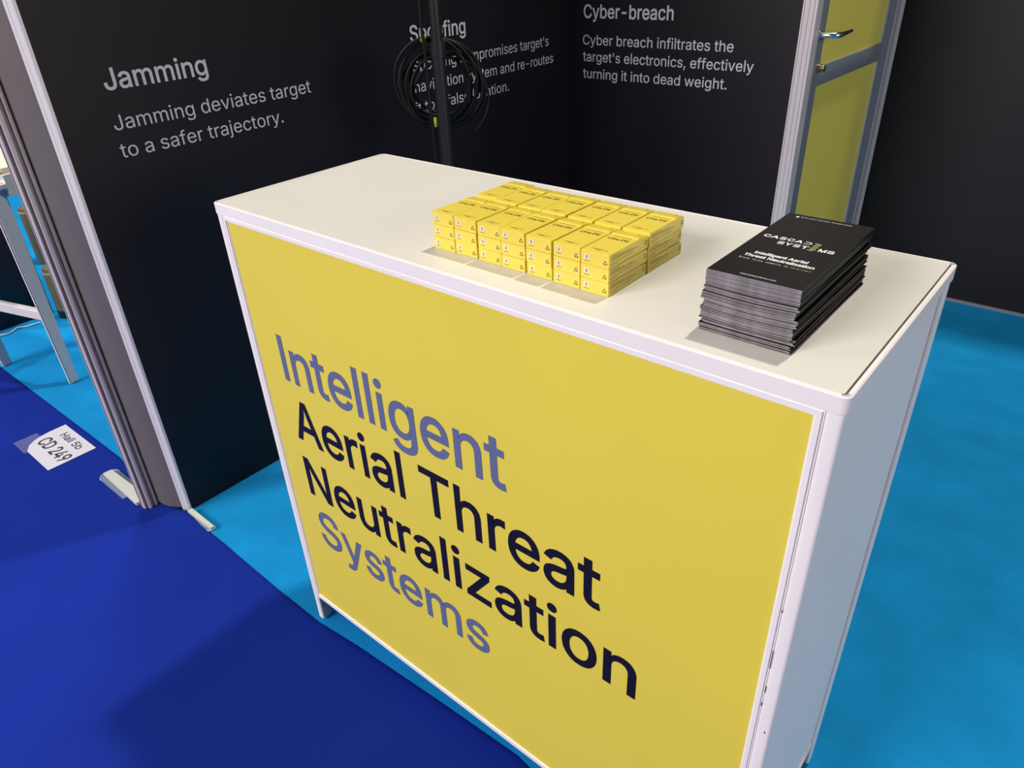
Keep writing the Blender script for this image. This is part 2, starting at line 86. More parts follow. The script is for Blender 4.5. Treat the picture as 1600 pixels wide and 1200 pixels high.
'y': (389, [[51,-140,47,-139,52,-121,57,-103,61,-86,65,-86,68,-87,71,-87,83,-90,94,-91,104,-89,114,-87,122,-82,130,-74,138,-66,145,-53,151,-36,155,-24,159,-13,163,-1,114,126,66,252,17,379,40,379,62,379,84,379,111,305,138,230,165,155,174,132,181,109,187,87,193,64,199,42,206,21,198,21,191,21,184,21,190,42,196,64,202,87,209,110,216,132,224,155,251,230,278,305,305,379,327,379,349,379,371,379,316,234,260,88,204,-58,196,-78,187,-94,177,-107,166,-120,153,-129,139,-136,125,-142,109,-145,91,-145,81,-145,72,-144,65,-143,57,-142]]),
'z': (380, [[141,0,42,0,42,15,42,30,42,46,112,137,183,228,254,320,254,321,254,322,254,323,185,323,117,323,48,323,48,342,48,361,48,379,143,379,238,379,333,379,333,363,333,347,333,331,264,241,195,150,126,60,126,59,126,58,126,56,197,56,268,56,339,56,339,38,339,19,339,0,240,0]]),
' ': (188, []),
}

# ------------------------------------------------------------------ helpers
def lin(r, g, b):
    f = lambda c: c / 12.92 if c <= 0.04045 else ((c + 0.055) / 1.055) ** 2.4
    return (f(r / 255), f(g / 255), f(b / 255), 1.0)
def mat(name, col, rough=0.5, spec=0.5, metal=0.0, noise=0.0, nscale=6.0, bump=0.0, bscale=200.0, coat=0.0, alpha=1.0, trans=0.0):
    m = bpy.data.materials.new(name); m.use_nodes = True
    nt = m.node_tree; b = nt.nodes['Principled BSDF']
    b.inputs['Base Color'].default_value = col; b.inputs['Roughness'].default_value = rough
    b.inputs['Specular IOR Level'].default_value = spec; b.inputs['Metallic'].default_value = metal
    b.inputs['Coat Weight'].default_value = coat; b.inputs['Alpha'].default_value = alpha; b.inputs['Transmission Weight'].default_value = trans
    tc = nt.nodes.new('ShaderNodeTexCoord')
    if noise > 0:
        n = nt.nodes.new('ShaderNodeTexNoise'); n.inputs['Scale'].default_value = nscale; n.inputs['Detail'].default_value = 5
        nt.links.new(tc.outputs['Object'], n.inputs['Vector'])
        r = nt.nodes.new('ShaderNodeMapRange'); r.inputs[1].default_value = 0.3; r.inputs[2].default_value = 0.7
        r.inputs[3].default_value = 1 - noise; r.inputs[4].default_value = 1 + noise
        nt.links.new(n.outputs['Fac'], r.inputs[0])
        mx = nt.nodes.new('ShaderNodeVectorMath'); mx.operation = 'SCALE'; mx.inputs[0].default_value = col[:3]
        nt.links.new(r.outputs[0], mx.inputs['Scale']); nt.links.new(mx.outputs[0], b.inputs['Base Color'])
    if bump > 0:
        n = nt.nodes.new('ShaderNodeTexNoise'); n.inputs['Scale'].default_value = bscale; n.inputs['Detail'].default_value = 4
        nt.links.new(tc.outputs['Object'], n.inputs['Vector'])
        bp = nt.nodes.new('ShaderNodeBump'); bp.inputs['Strength'].default_value = bump; bp.inputs['Distance'].default_value = 0.002
        nt.links.new(n.outputs['Fac'], bp.inputs['Height']); nt.links.new(bp.outputs[0], b.inputs['Normal'])
    return m

M_WHITE = mat('white_powder_coat', (0.93, 0.88, 0.86, 1), 0.38, 0.5, noise=0.015, nscale=9)
M_TOP = mat('cream_laminate', (0.735, 0.715, 0.65, 1), 0.42, 0.4, noise=0.02, nscale=5)
M_YELLOW = mat('yellow_vinyl', (0.80, 0.665, 0.075, 1), 0.38, 0.35, noise=0.02, nscale=3)
M_DOORYEL = mat('yellow_door_film', (0.74, 0.64, 0.12, 1), 0.35, 0.4, noise=0.05, nscale=3)
M_SLATE = mat('slate_blue_lettering', (0.125, 0.152, 0.285, 1), 0.5, 0.3)
M_INK = mat('black_lettering', (0.008, 0.006, 0.014, 1), 0.45, 0.4)
M_GREYTXT = mat('grey_lettering', (0.66, 0.64, 0.66, 1), 0.6, 0.2)
M_WTXT = mat('white_print', (0.85, 0.85, 0.85, 1), 0.5, 0.3)
M_WALL = mat('black_graphic_film', (0.0080, 0.0048, 0.0080, 1), 0.48, 0.34, noise=0.06, nscale=2)
M_WALLR = mat('black_wall_panel', (0.0095, 0.0075, 0.0095, 1), 0.5, 0.33, noise=0.06, nscale=2)
M_ALU = mat('anodised_aluminium', (0.68, 0.62, 0.62, 1), 0.36, 0.5, 0.2)
M_ALUG = mat('groove_shade', (0.30, 0.25, 0.25, 1), 0.45, 0.4)  # same aluminium darkened, so recess shade in the grooves is painted in
M_ALUD = mat('grey_aluminium_cover', (0.165, 0.145, 0.14, 1), 0.36, 0.5, 0.1)
M_ALUB = mat('bluish_grey_door_frame', (0.25, 0.27, 0.32, 1), 0.42, 0.5, 0.3)
M_CHROME = mat('polished_steel', (0.80, 0.79, 0.76, 1), 0.18, 0.5, 1.0)
M_BRASS = mat('brass', (0.55, 0.44, 0.22, 1), 0.3, 0.5, 1.0)
M_CYAN = mat('cyan_carpet', (0.009, 0.255, 0.585, 1), 0.95, 0.05, noise=0.10, nscale=7, bump=0.5, bscale=260)
M_BLUE = mat('royal_blue_carpet', (0.009, 0.027, 0.275, 1), 0.95, 0.04, noise=0.06, nscale=4, bump=0.4, bscale=300)
M_BOX = mat('yellow_carton_board', (0.90, 0.72, 0.095, 1), 0.30, 0.5, noise=0.015, nscale=30, coat=0.35)
M_BOXINK = mat('dark_olive_ink', (0.055, 0.036, 0.006, 1), 0.6, 0.2)
M_PATCH = mat('white_patch', (0.82, 0.74, 0.66, 1), 0.5, 0.3)
M_COVER = mat('black_matt_cover', (0.0065, 0.0055, 0.0070, 1), 0.45, 0.25, noise=0.08, nscale=25)
M_EDGE = mat('grey_paper_edge', (0.27, 0.245, 0.255, 1), 0.7, 0.2, noise=0.35, nscale=60)
M_LIME = mat('lime_yellow_print', (0.66, 0.63, 0.20, 1), 0.5, 0.3)
M_BLACK = mat('black_metal', (0.016, 0.012, 0.015, 1), 0.35, 0.5)
M_RUBBER = mat('black_cable_rubber', (0.004, 0.004, 0.005, 1), 0.5, 0.3)
M_TAPE = mat('yellow_green_tape', (0.42, 0.45, 0.03, 1), 0.5, 0.3)
M_STOOL = mat('white_stool_paint', (0.74, 0.70, 0.67, 1), 0.4, 0.5)
M_CREAM = mat('cream_seat', (0.80, 0.70, 0.54, 1), 0.5, 0.3)
M_OLIVE = mat('olive_paint', (0.13, 0.12, 0.065, 1), 0.45, 0.4, noise=0.06, nscale=20)
M_OLIVEL = mat('pale_olive_rim', (0.30, 0.30, 0.20, 1), 0.4, 0.4)
M_DARK = mat('black_plinth_laminate', (0.006, 0.006, 0.010, 1), 0.4, 0.4)
M_PAPER = mat('white_card', (0.70, 0.70, 0.76, 1), 0.45, 0.4)
M_CARDINK = mat('grey_card_ink', (0.045, 0.045, 0.065, 1), 0.6, 0.2)
M_CLEAR = mat('clear_tape', (0.75, 0.80, 0.95, 1), 0.15, 0.6, alpha=0.08)
M_CLEARP = mat('clear_plastic', (0.45, 0.55, 0.62, 1), 0.12, 0.6, alpha=0.45)
M_RIM = mat('clear_plastic_rim', (0.62, 0.68, 0.78, 1), 0.15, 0.6, alpha=0.8)
M_FOOT = mat('cream_plastic_foot', (0.62, 0.64, 0.58, 1), 0.4, 0.4)
M_FOOTG = mat('grey_foot', (0.30, 0.33, 0.36, 1), 0.5, 0.4)
M_GAP = mat('dark_joint', (0.02, 0.018, 0.016, 1), 0.8, 0.1)

def link(name, me, m=None, parent=None, loc=None):
    o = bpy.data.objects.new(name, me); COL.objects.link(o)
    if m is not None and me is not None:
        for x in (m if isinstance(m, (list, tuple)) else [m]): me.materials.append(x)
    if parent is not None: o.parent = parent
    if loc is not None: o.location = loc
    return o
def thing(name, label, cat, loc=(0, 0, 0), rz=0.0, group=None):
    o = bpy.data.objects.new(name, None); COL.objects.link(o); o.location = loc; o.rotation_euler = (0, 0, rz)
    o.empty_display_size = 0.05
    return tag(o, label, cat, group)
def tag(o, label, cat, group=None):
    o['label'] = label; o['category'] = cat
    if group: o['group'] = group
    return o
def struct(o, label=None, cat=None):
    o['kind'] = 'structure'
    if label: o['label'] = label
    if cat: o['category'] = cat
    return o
def bm_obj(name, bm, m, parent=None, loc=None, smooth=False, auto=None):
    me = bpy.data.meshes.new(name); bmesh.ops.recalc_face_normals(bm, faces=bm.faces[:]); bm.to_mesh(me); bm.free()
    if smooth:
        for p in me.polygons: p.use_smooth = True
        if auto: me.set_sharp_from_angle(angle=math.radians(auto))
    return link(name, me, m, parent, loc)
def add_box(bm, x0, x1, y0, y1, z0, z1, bev=0.0, seg=2, mi=0):
    r = bmesh.ops.create_cube(bm, size=1.0, matrix=Matrix.Translation(((x0 + x1) / 2, (y0 + y1) / 2, (z0 + z1) / 2)) @ Matrix.Diagonal((x1 - x0, y1 - y0, z1 - z0, 1)))
    vs = r['verts']; fs = {f for v in vs for f in v.link_faces}
    for f in fs: f.material_index = mi
    if bev > 0:
        es = list({e for v in vs for e in v.link_edges})
        bmesh.ops.bevel(bm, geom=es, offset=bev, segments=seg, affect='EDGES', profile=0.5)
def box(name, x0, x1, y0, y1, z0, z1, m, parent=None, bev=0.0, seg=2):
    bm = bmesh.new(); add_box(bm, x0, x1, y0, y1, z0, z1, bev, seg)
    return bm_obj(name, bm, m, parent, smooth=bev > 0, auto=40)
def add_prism(bm, pts, axis, a, b, mi=0):
    """extrude a closed 2D outline along an axis ('x','y','z') from a to b"""
    def P(p, t):
        return {'x': (t, p[0], p[1]), 'y': (p[0], t, p[1]), 'z': (p[0], p[1], t)}[axis]
    A = [bm.verts.new(P(p, a)) for p in pts]; B = [bm.verts.new(P(p, b)) for p in pts]
    n = len(pts); fs = []
    fs.append(bm.faces.new(A)); fs.append(bm.faces.new(B[::-1]))
    for i in range(n): fs.append(bm.faces.new((A[i], B[i], B[(i + 1) % n], A[(i + 1) % n])))
    for f in fs: f.material_index = mi
    return fs
def rrect(x0, x1, y0, y1, r, n=5):
    out = []
    for cx, cy, a0 in ((x1 - r, y0 + r, -90), (x1 - r, y1 - r, 0), (x0 + r, y1 - r, 90), (x0 + r, y0 + r, 180)):
        for i in range(n + 1):
            a = math.radians(a0 + 90 * i / n); out.append((cx + r * math.cos(a), cy + r * math.sin(a)))
    return out
def add_ring(bm, outer, inner, axis, a, b):
    """frame: outline with a hole (same point count) extruded along an axis"""
    def P(p, t):
        return {'x': (t, p[0], p[1]), 'y': (p[0], t, p[1]), 'z': (p[0], p[1], t)}[axis]
    L = [[bm.verts.new(P(p, t)) for p in ol] for ol, t in ((outer, a), (outer, b), (inner, b), (inner, a))]
    n = len(outer)
    for k in range(4):
        A = L[k]; B = L[(k + 1) % 4]
        for i in range(n): bm.faces.new((A[i], A[(i + 1) % n], B[(i + 1) % n], B[i]))
def add_tube(bm, pts, r, n=8, closed=False, caps=True):
    pts = [Vector(p) for p in pts]; N = len(pts); rings = []
    rad = r if isinstance(r, (list, tuple)) else [r] * N
    prev = None
    for i, p in enumerate(pts):
        if closed: t = pts[(i + 1) % N] - pts[i - 1]
        else: t = pts[min(i + 1, N - 1)] - pts[max(i - 1, 0)]
        t.normalize()
        if prev is None:
            u = t.orthogonal().normalized()
        else:
            u = (prev - t * prev.dot(t))
            u = u.normalized() if u.length > 1e-6 else t.orthogonal().normalized()
        prev = u; v = t.cross(u)
        rings.append([bm.verts.new(p + (u * math.cos(2 * math.pi * k / n) + v * math.sin(2 * math.pi * k / n)) * rad[i]) for k in range(n)])
    for i in range(N if closed else N - 1):
        A = rings[i]; B = rings[(i + 1) % N]
        off = 0
        if closed and i == N - 1:
            off = min(range(n), key=lambda o: (A[0].co - B[o].co).length)
        for k in range(n): bm.faces.new((A[k], A[(k + 1) % n], B[(k + 1 + off) % n], B[(k + off) % n]))
    if not closed and caps:
        bm.faces.new(rings[0][::-1]); bm.faces.new(rings[-1])
def add_lathe(bm, prof, n=24, c=(0, 0, 0)):
    rings = []
    for r, z in prof:
        if r < 1e-6: rings.append([bm.verts.new((c[0], c[1], c[2] + z))])
        else: rings.append([bm.verts.new((c[0] + r * math.cos(2 * math.pi * k / n), c[1] + r * math.sin(2 * math.pi * k / n), c[2] + z)) for k in range(n)])
    for A, B in zip(rings, rings[1:]):
        for k in range(n):
            a = [A[k % len(A)], A[(k + 1) % n % len(A)], B[(k + 1) % n % len(B)], B[k % len(B)]]
            u = []
            for v in a:
                if v not in u: u.append(v)
            if len(u) > 2: bm.faces.new(u)

# ------------------------------------------------------------------ lettering
CAP = 509.0
GCACHE = {}
def glyph_mesh(ch, bold, res):
    """flat glyph in em units: outlines triangulated together, kept where the winding number is not zero"""
    key = (ch, round(bold, 4), res)
    if key in GCACHE: return GCACHE[key]
    loops = []
    for k in GLYPHS[ch][1]:
        q = [Vector((k[i] / 1000, k[i + 1] / 1000)) for i in range(0, len(k), 2)]; n = len(q) // 3; pts = []
        for i in range(n):
            a0, a1, b0, b1 = q[3 * i + 1], q[3 * i + 2], q[(3 * i + 3) % (3 * n)], q[(3 * i + 4) % (3 * n)]
            d = (b1 - a0).normalized() if (b1 - a0).length > 1e-6 else Vector((1, 0))
            flat = abs(d.cross(a1 - a0)) < 1e-3 and abs(d.cross(b0 - a0)) < 1e-3
            m_ = 1 if flat else res
            pts += [a0.lerp(b1, 0)] if m_ == 1 else [Vector(p[:2]) for p in geometry.interpolate_bezier(a0, a1, b0, b1, m_ + 1)[:-1]]
        loops.append(pts)
    V = []; E = []
    for l in loops:
        n0 = len(V); V += l; E += [(n0 + i, n0 + (i + 1) % len(l)) for i in range(len(l))]
    v2, e2, f2, _, _, _ = geometry.delaunay_2d_cdt(V, E, [], 0, 1e-5)
    def wind(p):
        w = 0
        for l in loops:
            for i in range(len(l)):
                a, c = l[i - 1], l[i]
                if (a.y <= p.y) != (c.y <= p.y):
                    s = (c.x - a.x) * (p.y - a.y) - (p.x - a.x) * (c.y - a.y)
                    if c.y > a.y and s > 0: w += 1
                    elif c.y <= a.y and s < 0: w -= 1
        return w
    F = []
    for f in f2:
        p = (v2[f[0]] + v2[f[1]] + v2[f[2]]) / 3
        if wind(p) != 0:
            a, c, d = (v2[i] for i in f)
            F.append(list(f) if (c - a).cross(d - a) > 0 else list(f)[::-1])
    used = sorted({i for f in F for i in f}); ix = {o_: n_ for n_, o_ in enumerate(used)}
    P = [v2[i].copy() for i in used]; F = [[ix[i] for i in f] for f in F]
    if bold:
        dirs = {}
        for f in F:
            for i in range(3): dirs[(f[i], f[(i + 1) % 3])] = 1
        nr = [[] for _ in P]
        for (a, c) in dirs:
            if (c, a) not in dirs:
                d = P[c] - P[a]
                if d.length > 1e-7: d.normalize(); nrm = Vector((d.y, -d.x)); nr[a].append(nrm); nr[c].append(nrm)
        for p, ns in zip(P, nr):
            if ns:
                s = sum(ns, Vector((0, 0)))
                if s.length > 1e-6: s.normalize(); p += s * bold / max(0.5, sum(s.dot(x_) for x_ in ns) / len(ns))
    GCACHE[key] = ([(p.x, p.y) for p in P], F)
    return GCACHE[key]
def text_mesh(name, body, cap, width=None, bold=0.0, res=4, track=0.0, mono=0.0, lift=0.0003):
    V = []; F = []; x = 0.0
    for ch in body:
        adv = GLYPHS[ch][0] / 1000
        if ch != ' ':
            gv, gf = glyph_mesh(ch, bold * CAP / 1000, res); n0 = len(V); ox = x + ((mono / 1000 - adv) / 2 if mono else 0)
            V += [(a + ox, b_) for a, b_ in gv]; F += [[n0 + i for i in f] for f in gf]
        x += (mono / 1000 or adv) + track
    s = cap / (CAP / 1000); xa = min(v[0] for v in V); xb = max(v[0] for v in V); f = width / (xb - xa) if width else s
    me = bpy.data.meshes.new(name); me.from_pydata([((v[0] - xa) * f, v[1] * s, lift) for v in V], [], F); me.update()
    return me
def frame_matrix(origin, right, up):
    r = Vector(right).normalized(); u = Vector(up).normalized(); n = r.cross(u)
    return Matrix(((r.x, u.x, n.x, origin[0]), (r.y, u.y, n.y, origin[1]), (r.z, u.z, n.z, origin[2]), (0, 0, 0, 1)))
def lettering(body, cap, width, origin, right, up, m, parent, bold=0.0, name='lettering', res=4, thick=0.0003, **kw):
    me = text_mesh(name, body, cap, width, bold, res, lift=thick, **kw)
    o = link(name, me, m, parent); o.matrix_local = frame_matrix(origin, right, up)
    return o
def add_text(bm, body, cap, width, mtx, bold=0.0, res=2, thick=0.00005, **kw):
    me = text_mesh('t', body, cap, width, bold, res, lift=thick, **kw)
    me.transform(mtx); bm.from_mesh(me); bpy.data.meshes.remove(me)

# ------------------------------------------------------------------ setting: floor, carpet, walls, door
H = 2.6
XL = -0.6067; YB = 1.8308; YR = 2.6905
fl = struct(box('floor', -7.0, 4.5, -5.0, 6.5, -0.06, 0.0, M_CYAN), 'bright cyan carpet floor of the stand', 'floor')
# royal blue aisle carpet: edge measured along the stand front, wrinkled near the wall end
EDGE = [(-6.0, -0.03), (-2.03, -0.004), (-1.663, 0.0), (-1.29, 0.004), (-1.025, 0.006), (-0.78, -0.018), (-0.66, -0.012), (-0.59, 0.0), (-0.423, -0.003), (-0.135, -0.009),
        (0.018, -0.009), (0.144, 0.003), (0.394, 0.018), (0.60, 0.028), (0.72, 0.004), (0.9, -0.012), (3.5, -0.012)]
def edge_y(x):
    for (a, ya), (b, yb) in zip(EDGE, EDGE[1:]):
        if a <= x <= b: return ya + (yb - ya) * (x - a) / (b - a)
    return EDGE[-1][1]
def bump_z(x, d):
    g = lambda cx, cd, sx, sd, h: h * math.exp(-((x - cx) / sx) ** 2 - ((d - cd) / sd) ** 2)
    z = g(-0.63, 0.015, 0.05, 0.03, 0.012)
    z += 0.007 * math.exp(-((x + 0.55 + 0.35 * d) / 0.05) ** 2) * math.exp(-((d - 0.16) / 0.13) ** 2)
    z += 0.004 * math.exp(-((x + 0.40 + 0.5 * d) / 0.05) ** 2) * math.exp(-((d - 0.14) / 0.12) ** 2)
    return z
bm = bmesh.new()
xs = [-6.0 + i * 0.25 for i in range(13)] + [-2.95 + i * 0.03 for i in range(130)] + [1.0 + i * 0.25 for i in range(11)]
ds = [0, 0.004, 0.015, 0.03, 0.05, 0.075, 0.1, 0.13, 0.16, 0.2, 0.25, 0.3, 0.4, 0.6, 1.0, 1.8, 4.5]
rows = []
for x in xs:
    rows.append([bm.verts.new((x, edge_y(x) - d, (0.0008 if d == 0 else 0.003) + bump_z(x, d))) for d in ds])
for A, B in zip(rows, rows[1:]):
    for j in range(len(ds) - 1): bm.faces.new((A[j], A[j + 1], B[j + 1], B[j]))
ca = bm_obj('floor_aisle_carpet', bm, M_BLUE, smooth=True)
struct(ca, 'royal blue carpet of the aisle in front of the stand', 'carpet')

# left graphic wall
wl = struct(box('wall_left', XL - 0.05, XL, 0.0166, YB + 0.05, 0.0, H, M_WALL), 'black graphic wall about jamming and spoofing', 'wall')
TX = XL + 0.0004
def wall_l(body, cap, y0, y1, z, bold):
    lettering(body, cap, y1 - y0, (TX, y0, z), (0, 1, 0), (0, 0, 1), M_GREYTXT, wl, bold)
wall_l('Jamming', 0.0425, 0.1335, 0.379, 1.1095, 0.022)
wall_l('Jamming deviates target', 0.0315, 0.1275, 0.661, 1.026, 0.0)
wall_l('to a safer trajectory.', 0.0315, 0.1245, 0.559, 0.9665, 0.0)
wall_l('Spoofing', 0.0425, 1.040, 1.281, 1.1095, 0.022)
wall_l("Spoofing compromises target's", 0.0315, 1.038, 1.713, 1.026, 0.0)
wall_l('navigation system and re-routes', 0.0315, 1.039, 1.739, 0.9665, 0.0)
wall_l('it to a false location.', 0.0315, 1.036, 1.482, 0.907, 0.0)
# back graphic wall
PX0, PX1 = 0.2575, 0.3015
wbk = struct(box('wall_back', XL, PX0, YB, YB + 0.05, 0.0, H, M_WALL), 'black graphic wall about cyber-breach facing the counter', 'wall')
def wall_b(body, cap, x0, x1, z, bold):
    lettering(body, cap, x1 - x0, (x0, YB - 0.0004, z), (1, 0, 0), (0, 0, 1), M_GREYTXT, wbk, bold)
wall_b('Cyber-breach', 0.0425, -0.535, -0.171, 1.108, 0.024)
wall_b('Cyber breach infiltrates the', 0.0325, -0.537, 0.053, 1.020, 0.010)
wall_b("target's electronics, effectively", 0.0325, -0.536, 0.128, 0.964, 0.010)
wall_b('turning it into dead weight.', 0.0325, -0.535, 0.043, 0.906, 0.010)
# right wall, deeper than the back wall
PF0, PF1 = 0.2775, 0.3175
wr = struct(box('wall_right', PF1, 4.0, YR, YR + 0.05, 0.0, H, M_WALLR), 'plain black wall to the right of the yellow door', 'wall')
struct(box('baseboard_right', PF1, 4.0, YR - 0.006, YR, 0.0, 0.012, M_ALUB), 'thin grey edge strip along the foot of the right wall', 'trim')

def grooved_post(name, x0, x1, y0, y1, z0, z1, m, grooves=3):
    """square aluminium upright with vertical grooves in each face"""
    pts = []; w = x1 - x0; d = y1 - y0; g = 0.0035
    def side(p0, p1, n):
        L = math.hypot(p1[0] - p0[0], p1[1] - p0[1]); ux, uy = (p1[0] - p0[0]) / L, (p1[1] - p0[1]) / L
        out = [p0]
        for i in range(grooves):
            c = L * (i + 0.5) / grooves; h = L / grooves * 0.22
            for t, q in ((c - h, 0), (c - h * 0.6, g), (c + h * 0.6, g), (c + h, 0)):
                out.append((p0[0] + ux * t + n[0] * q, p0[1] + uy * t + n[1] * q))
        return out
    pts += side((x0, y0), (x1, y0), (0, 1)) + side((x1, y0), (x1, y1), (-1, 0)) + side((x1, y1), (x0, y1), (0, -1)) + side((x0, y1), (x0, y0), (1, 0))
    bm = bmesh.new(); add_prism(bm, pts, 'z', z0, z1)
    return bm_obj(name, bm, m)
struct(grooved_post('trim_1', PX0, PX1, YB - 0.001, YB + 0.043, 0, H, M_ALU), 'grooved aluminium upright at the right end of the back wall', 'post')
struct(grooved_post('trim_2', PF0, PF1, 2.645, YR + 0.001, 0, H, M_ALU), 'grooved aluminium upright between the yellow door and right wall', 'post')
# door leaf in the plane x = 0.29, hinged between the two uprights
DX = 0.29; DY0 = YB + 0.043; DY1 = 2.645
door = bpy.data.objects.new('door_1', None); COL.objects.link(door); door.location = (DX, DY0, 0)
struct(door, 'yellow panelled storage door with grey frame and lever handle', 'door')
def dbox(name, y0, y1, z0, z1, x0, x1, m, par=door, bev=0.0):
    return box(name, x0 - DX, x1 - DX, y0 - DY0, y1 - DY0, z0, z1, m, par, bev)
dbox('stile', DY0, 1.945, 0.02, 2.05, DX - 0.02, DX + 0.006, M_ALUB, bev=0.002)
dbox('stile', 2.585, DY1, 0.02, 2.05, DX - 0.02, DX + 0.006, M_ALUB, bev=0.002)
dbox('rail', 1.945, 2.585, 0.915, 0.976, DX - 0.02, DX + 0.005, M_ALUB, bev=0.002)
dbox('rail', 1.945, 2.585, 0.02, 0.10, DX - 0.02, DX + 0.005, M_ALUB, bev=0.002)
dbox('rail', 1.945, 2.585, 1.97, 2.05, DX - 0.02, DX + 0.005, M_ALUB, bev=0.002)
dbox('door_panel', 1.945, 2.585, 0.976, 1.97, DX - 0.012, DX - 0.004, M_DOORYEL)
dbox('door_panel', 1.945, 2.585, 0.10, 0.915, DX - 0.012, DX - 0.004, M_DOORYEL)
dbox('jamb_strip', 2.578, 2.585, 0.10, 1.97, DX - 0.004, DX + 0.001, M_ALU)
hb = bmesh.new()
add_lathe(hb, [(0, 0), (0.013, 0), (0.013, 0.006), (0.0, 0.006)], 20)
bmesh.ops.transform(hb, matrix=Matrix.Translation((0.006, 1.897 - DY0, 1.071)) @ Matrix.Rotation(math.radians(90), 4, 'Y'), verts=hb.verts[:])
add_tube(hb, [(0.006, 1.897 - DY0, 1.071), (0.035, 1.897 - DY0, 1.071), (0.052, 1.901 - DY0, 1.0712), (0.060, 1.913 - DY0, 1.0714), (0.062, 1.935 - DY0, 1.072), (0.062, 2.015 - DY0, 1.074)], [0.0085, 0.0085, 0.009, 0.009, 0.008, 0.0055], 12)
bm_obj('door_handle', hb, M_CHROME, door, smooth=True, auto=50)
lb = bmesh.new(); add_lathe(lb, [(0, 0), (0.013, 0), (0.013, 0.012), (0.010, 0.0125), (0.010, 0.024), (0, 0.024)], 20)
bmesh.ops.transform(lb, matrix=Matrix.Translation((0.006, 1.925 - DY0, 0.974)) @ Matrix.Rotation(math.radians(90), 4, 'Y'), verts=lb.verts[:])
bm_obj('door_lock', lb, M_BRASS, door, smooth=True, auto=40)

# aluminium end of the left wall: white strip, concave grey cover, round grooved upright
bm = bmesh.new()
add_prism(bm, [(-0.6195, 0.0166), (-0.6195, -0.0015), (-0.6180, -0.0025), (-0.6142, 0.0015), (-0.6146, 0.0027), (-0.6136, 0.0030), (-0.6125, 0.0026), (-0.6055, 0.0095), (-0.6045, 0.0115), (-0.6045, 0.0166)], 'z', 0.0, H)
struct(bm_obj('trim_3', bm, mat('white_edge_strip', (0.92, 0.88, 0.89, 1), 0.35, 0.5)), 'bright edge strip along the end of the left wall', 'trim')
bm = bmesh.new()
a = Vector((-0.6190, 0.0025)); b = Vector((-0.722, -0.030)); nrm = Vector((0.31, -0.95)).normalized()
arc = []
for i in range(13):
    t = i / 12; p = a.lerp(b, t) + nrm * 0.011 * math.sin(math.pi * t); arc.append((p.x, p.y))
add_prism(bm, arc + [(-0.722, 0.03), (-0.657, 0.06), (-0.657, 0.0166), (-0.6195, 0.0166)], 'z', 0.012, H)
struct(bm_obj('trim_4', bm, M_ALUD, smooth=True, auto=40), 'concave grey cover on the end of the left wall', 'trim')
bm = bmesh.new(); pts = []
pc = (-0.7265, -0.0455); R0 = 0.0245; ng = 8
for i in range(ng):
    a0 = 2 * math.pi * (i + 0.5) / ng - 0.40
    for da, r in ((-0.30, R0), (-0.18, R0 * 0.97), (-0.12, R0 * 0.74), (0.12, R0 * 0.74), (0.18, R0 * 0.97), (0.30, R0)):
        pts.append((pc[0] + r * math.cos(a0 + da), pc[1] + r * math.sin(a0 + da)))
fs = add_prism(bm, pts, 'z', 0.004, H)
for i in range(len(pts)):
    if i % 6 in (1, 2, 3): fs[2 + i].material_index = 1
struct(bm_obj('trim_5', bm, [M_ALU, M_ALUG]), 'round grooved aluminium upright at the end of the left wall', 'post')

# ------------------------------------------------------------------ the counter
W = 1.0345; D = 0.378
ct = thing('display_counter', 'white framed counter with yellow front carrying four lines of large lettering', 'counter')
TZ = 0.9805
bm = bmesh.new(); add_ring(bm, rrect(0, W, 0, D, 0.008), rrect(0.005, W - 0.005, 0.005, D - 0.005, 0.004), 'z', TZ, 1.0)
bmesh.ops.bevel(bm, geom=[e for e in bm.edges if abs(e.verts[0].co.z - e.verts[1].co.z) < 1e-6 and (min(e.verts[0].co.x, e.verts[1].co.x) < 0.0049 or max(e.verts[0].co.x, e.verts[1].co.x) > W - 0.0049 or min(e.verts[0].co.y, e.verts[1].co.y) < 0.0049 or max(e.verts[0].co.y, e.verts[1].co.y) > D - 0.0049)], offset=0.0012, segments=2, affect='EDGES')
bm_obj('top_frame', bm, M_WHITE, ct, smooth=True, auto=35)
bm = bmesh.new(); add_prism(bm, rrect(0.0062, W - 0.0072, 0.0058, D - 0.0062, 0.003, 3), 'z', 0.982, 0.9998)
bm_obj('counter_top', bm, M_TOP, ct)
box('joint_filler', 0.0052, W - 0.0052, 0.0052, D - 0.0052, 0.9806, 0.9815, M_GAP, ct)
def post(x0, x1, y0, y1):
    bm = bmesh.new(); add_prism(bm, rrect(x0, x1, y0, y1, 0.004, 4), 'z', 0.0032, TZ)
    return bm_obj('post', bm, M_WHITE, ct, smooth=True, auto=40)
PW = 0.0165
post(0.002, 0.002 + PW, 0.002, 0.024); post(W - 0.002 - PW, W - 0.002, 0.002, 0.024)
post(0.002, 0.002 + PW, D - 0.024, D - 0.002); post(W - 0.002 - PW, W - 0.002, D - 0.024, D - 0.002)
def rect(x0, x1, y0, y1): return [(x0, y0), (x1, y0), (x1, y1), (x0, y1)]
FX0, FX1 = 0.0186, W - 0.0186
bm = bmesh.new(); add_ring(bm, rect(FX0, FX1, 0.0775, 0.9797), rect(FX0 + 0.0095, FX1 - 0.0095, 0.0905, 0.9705), 'y', 0.0015, 0.016)
bmesh.ops.bevel(bm, geom=[e for e in bm.edges if e.verts[0].co.y < 0.002 and e.verts[1].co.y < 0.002 and (e.verts[0].co - e.verts[1].co).length > 0.3], offset=0.0022, segments=3, affect='EDGES')
bm_obj('front_frame', bm, M_WHITE, ct, smooth=True, auto=35)
fp = box('front_panel', FX0 + 0.0092, FX1 - 0.0092, 0.0045, 0.010, 0.0902, 0.9708, M_YELLOW, ct)
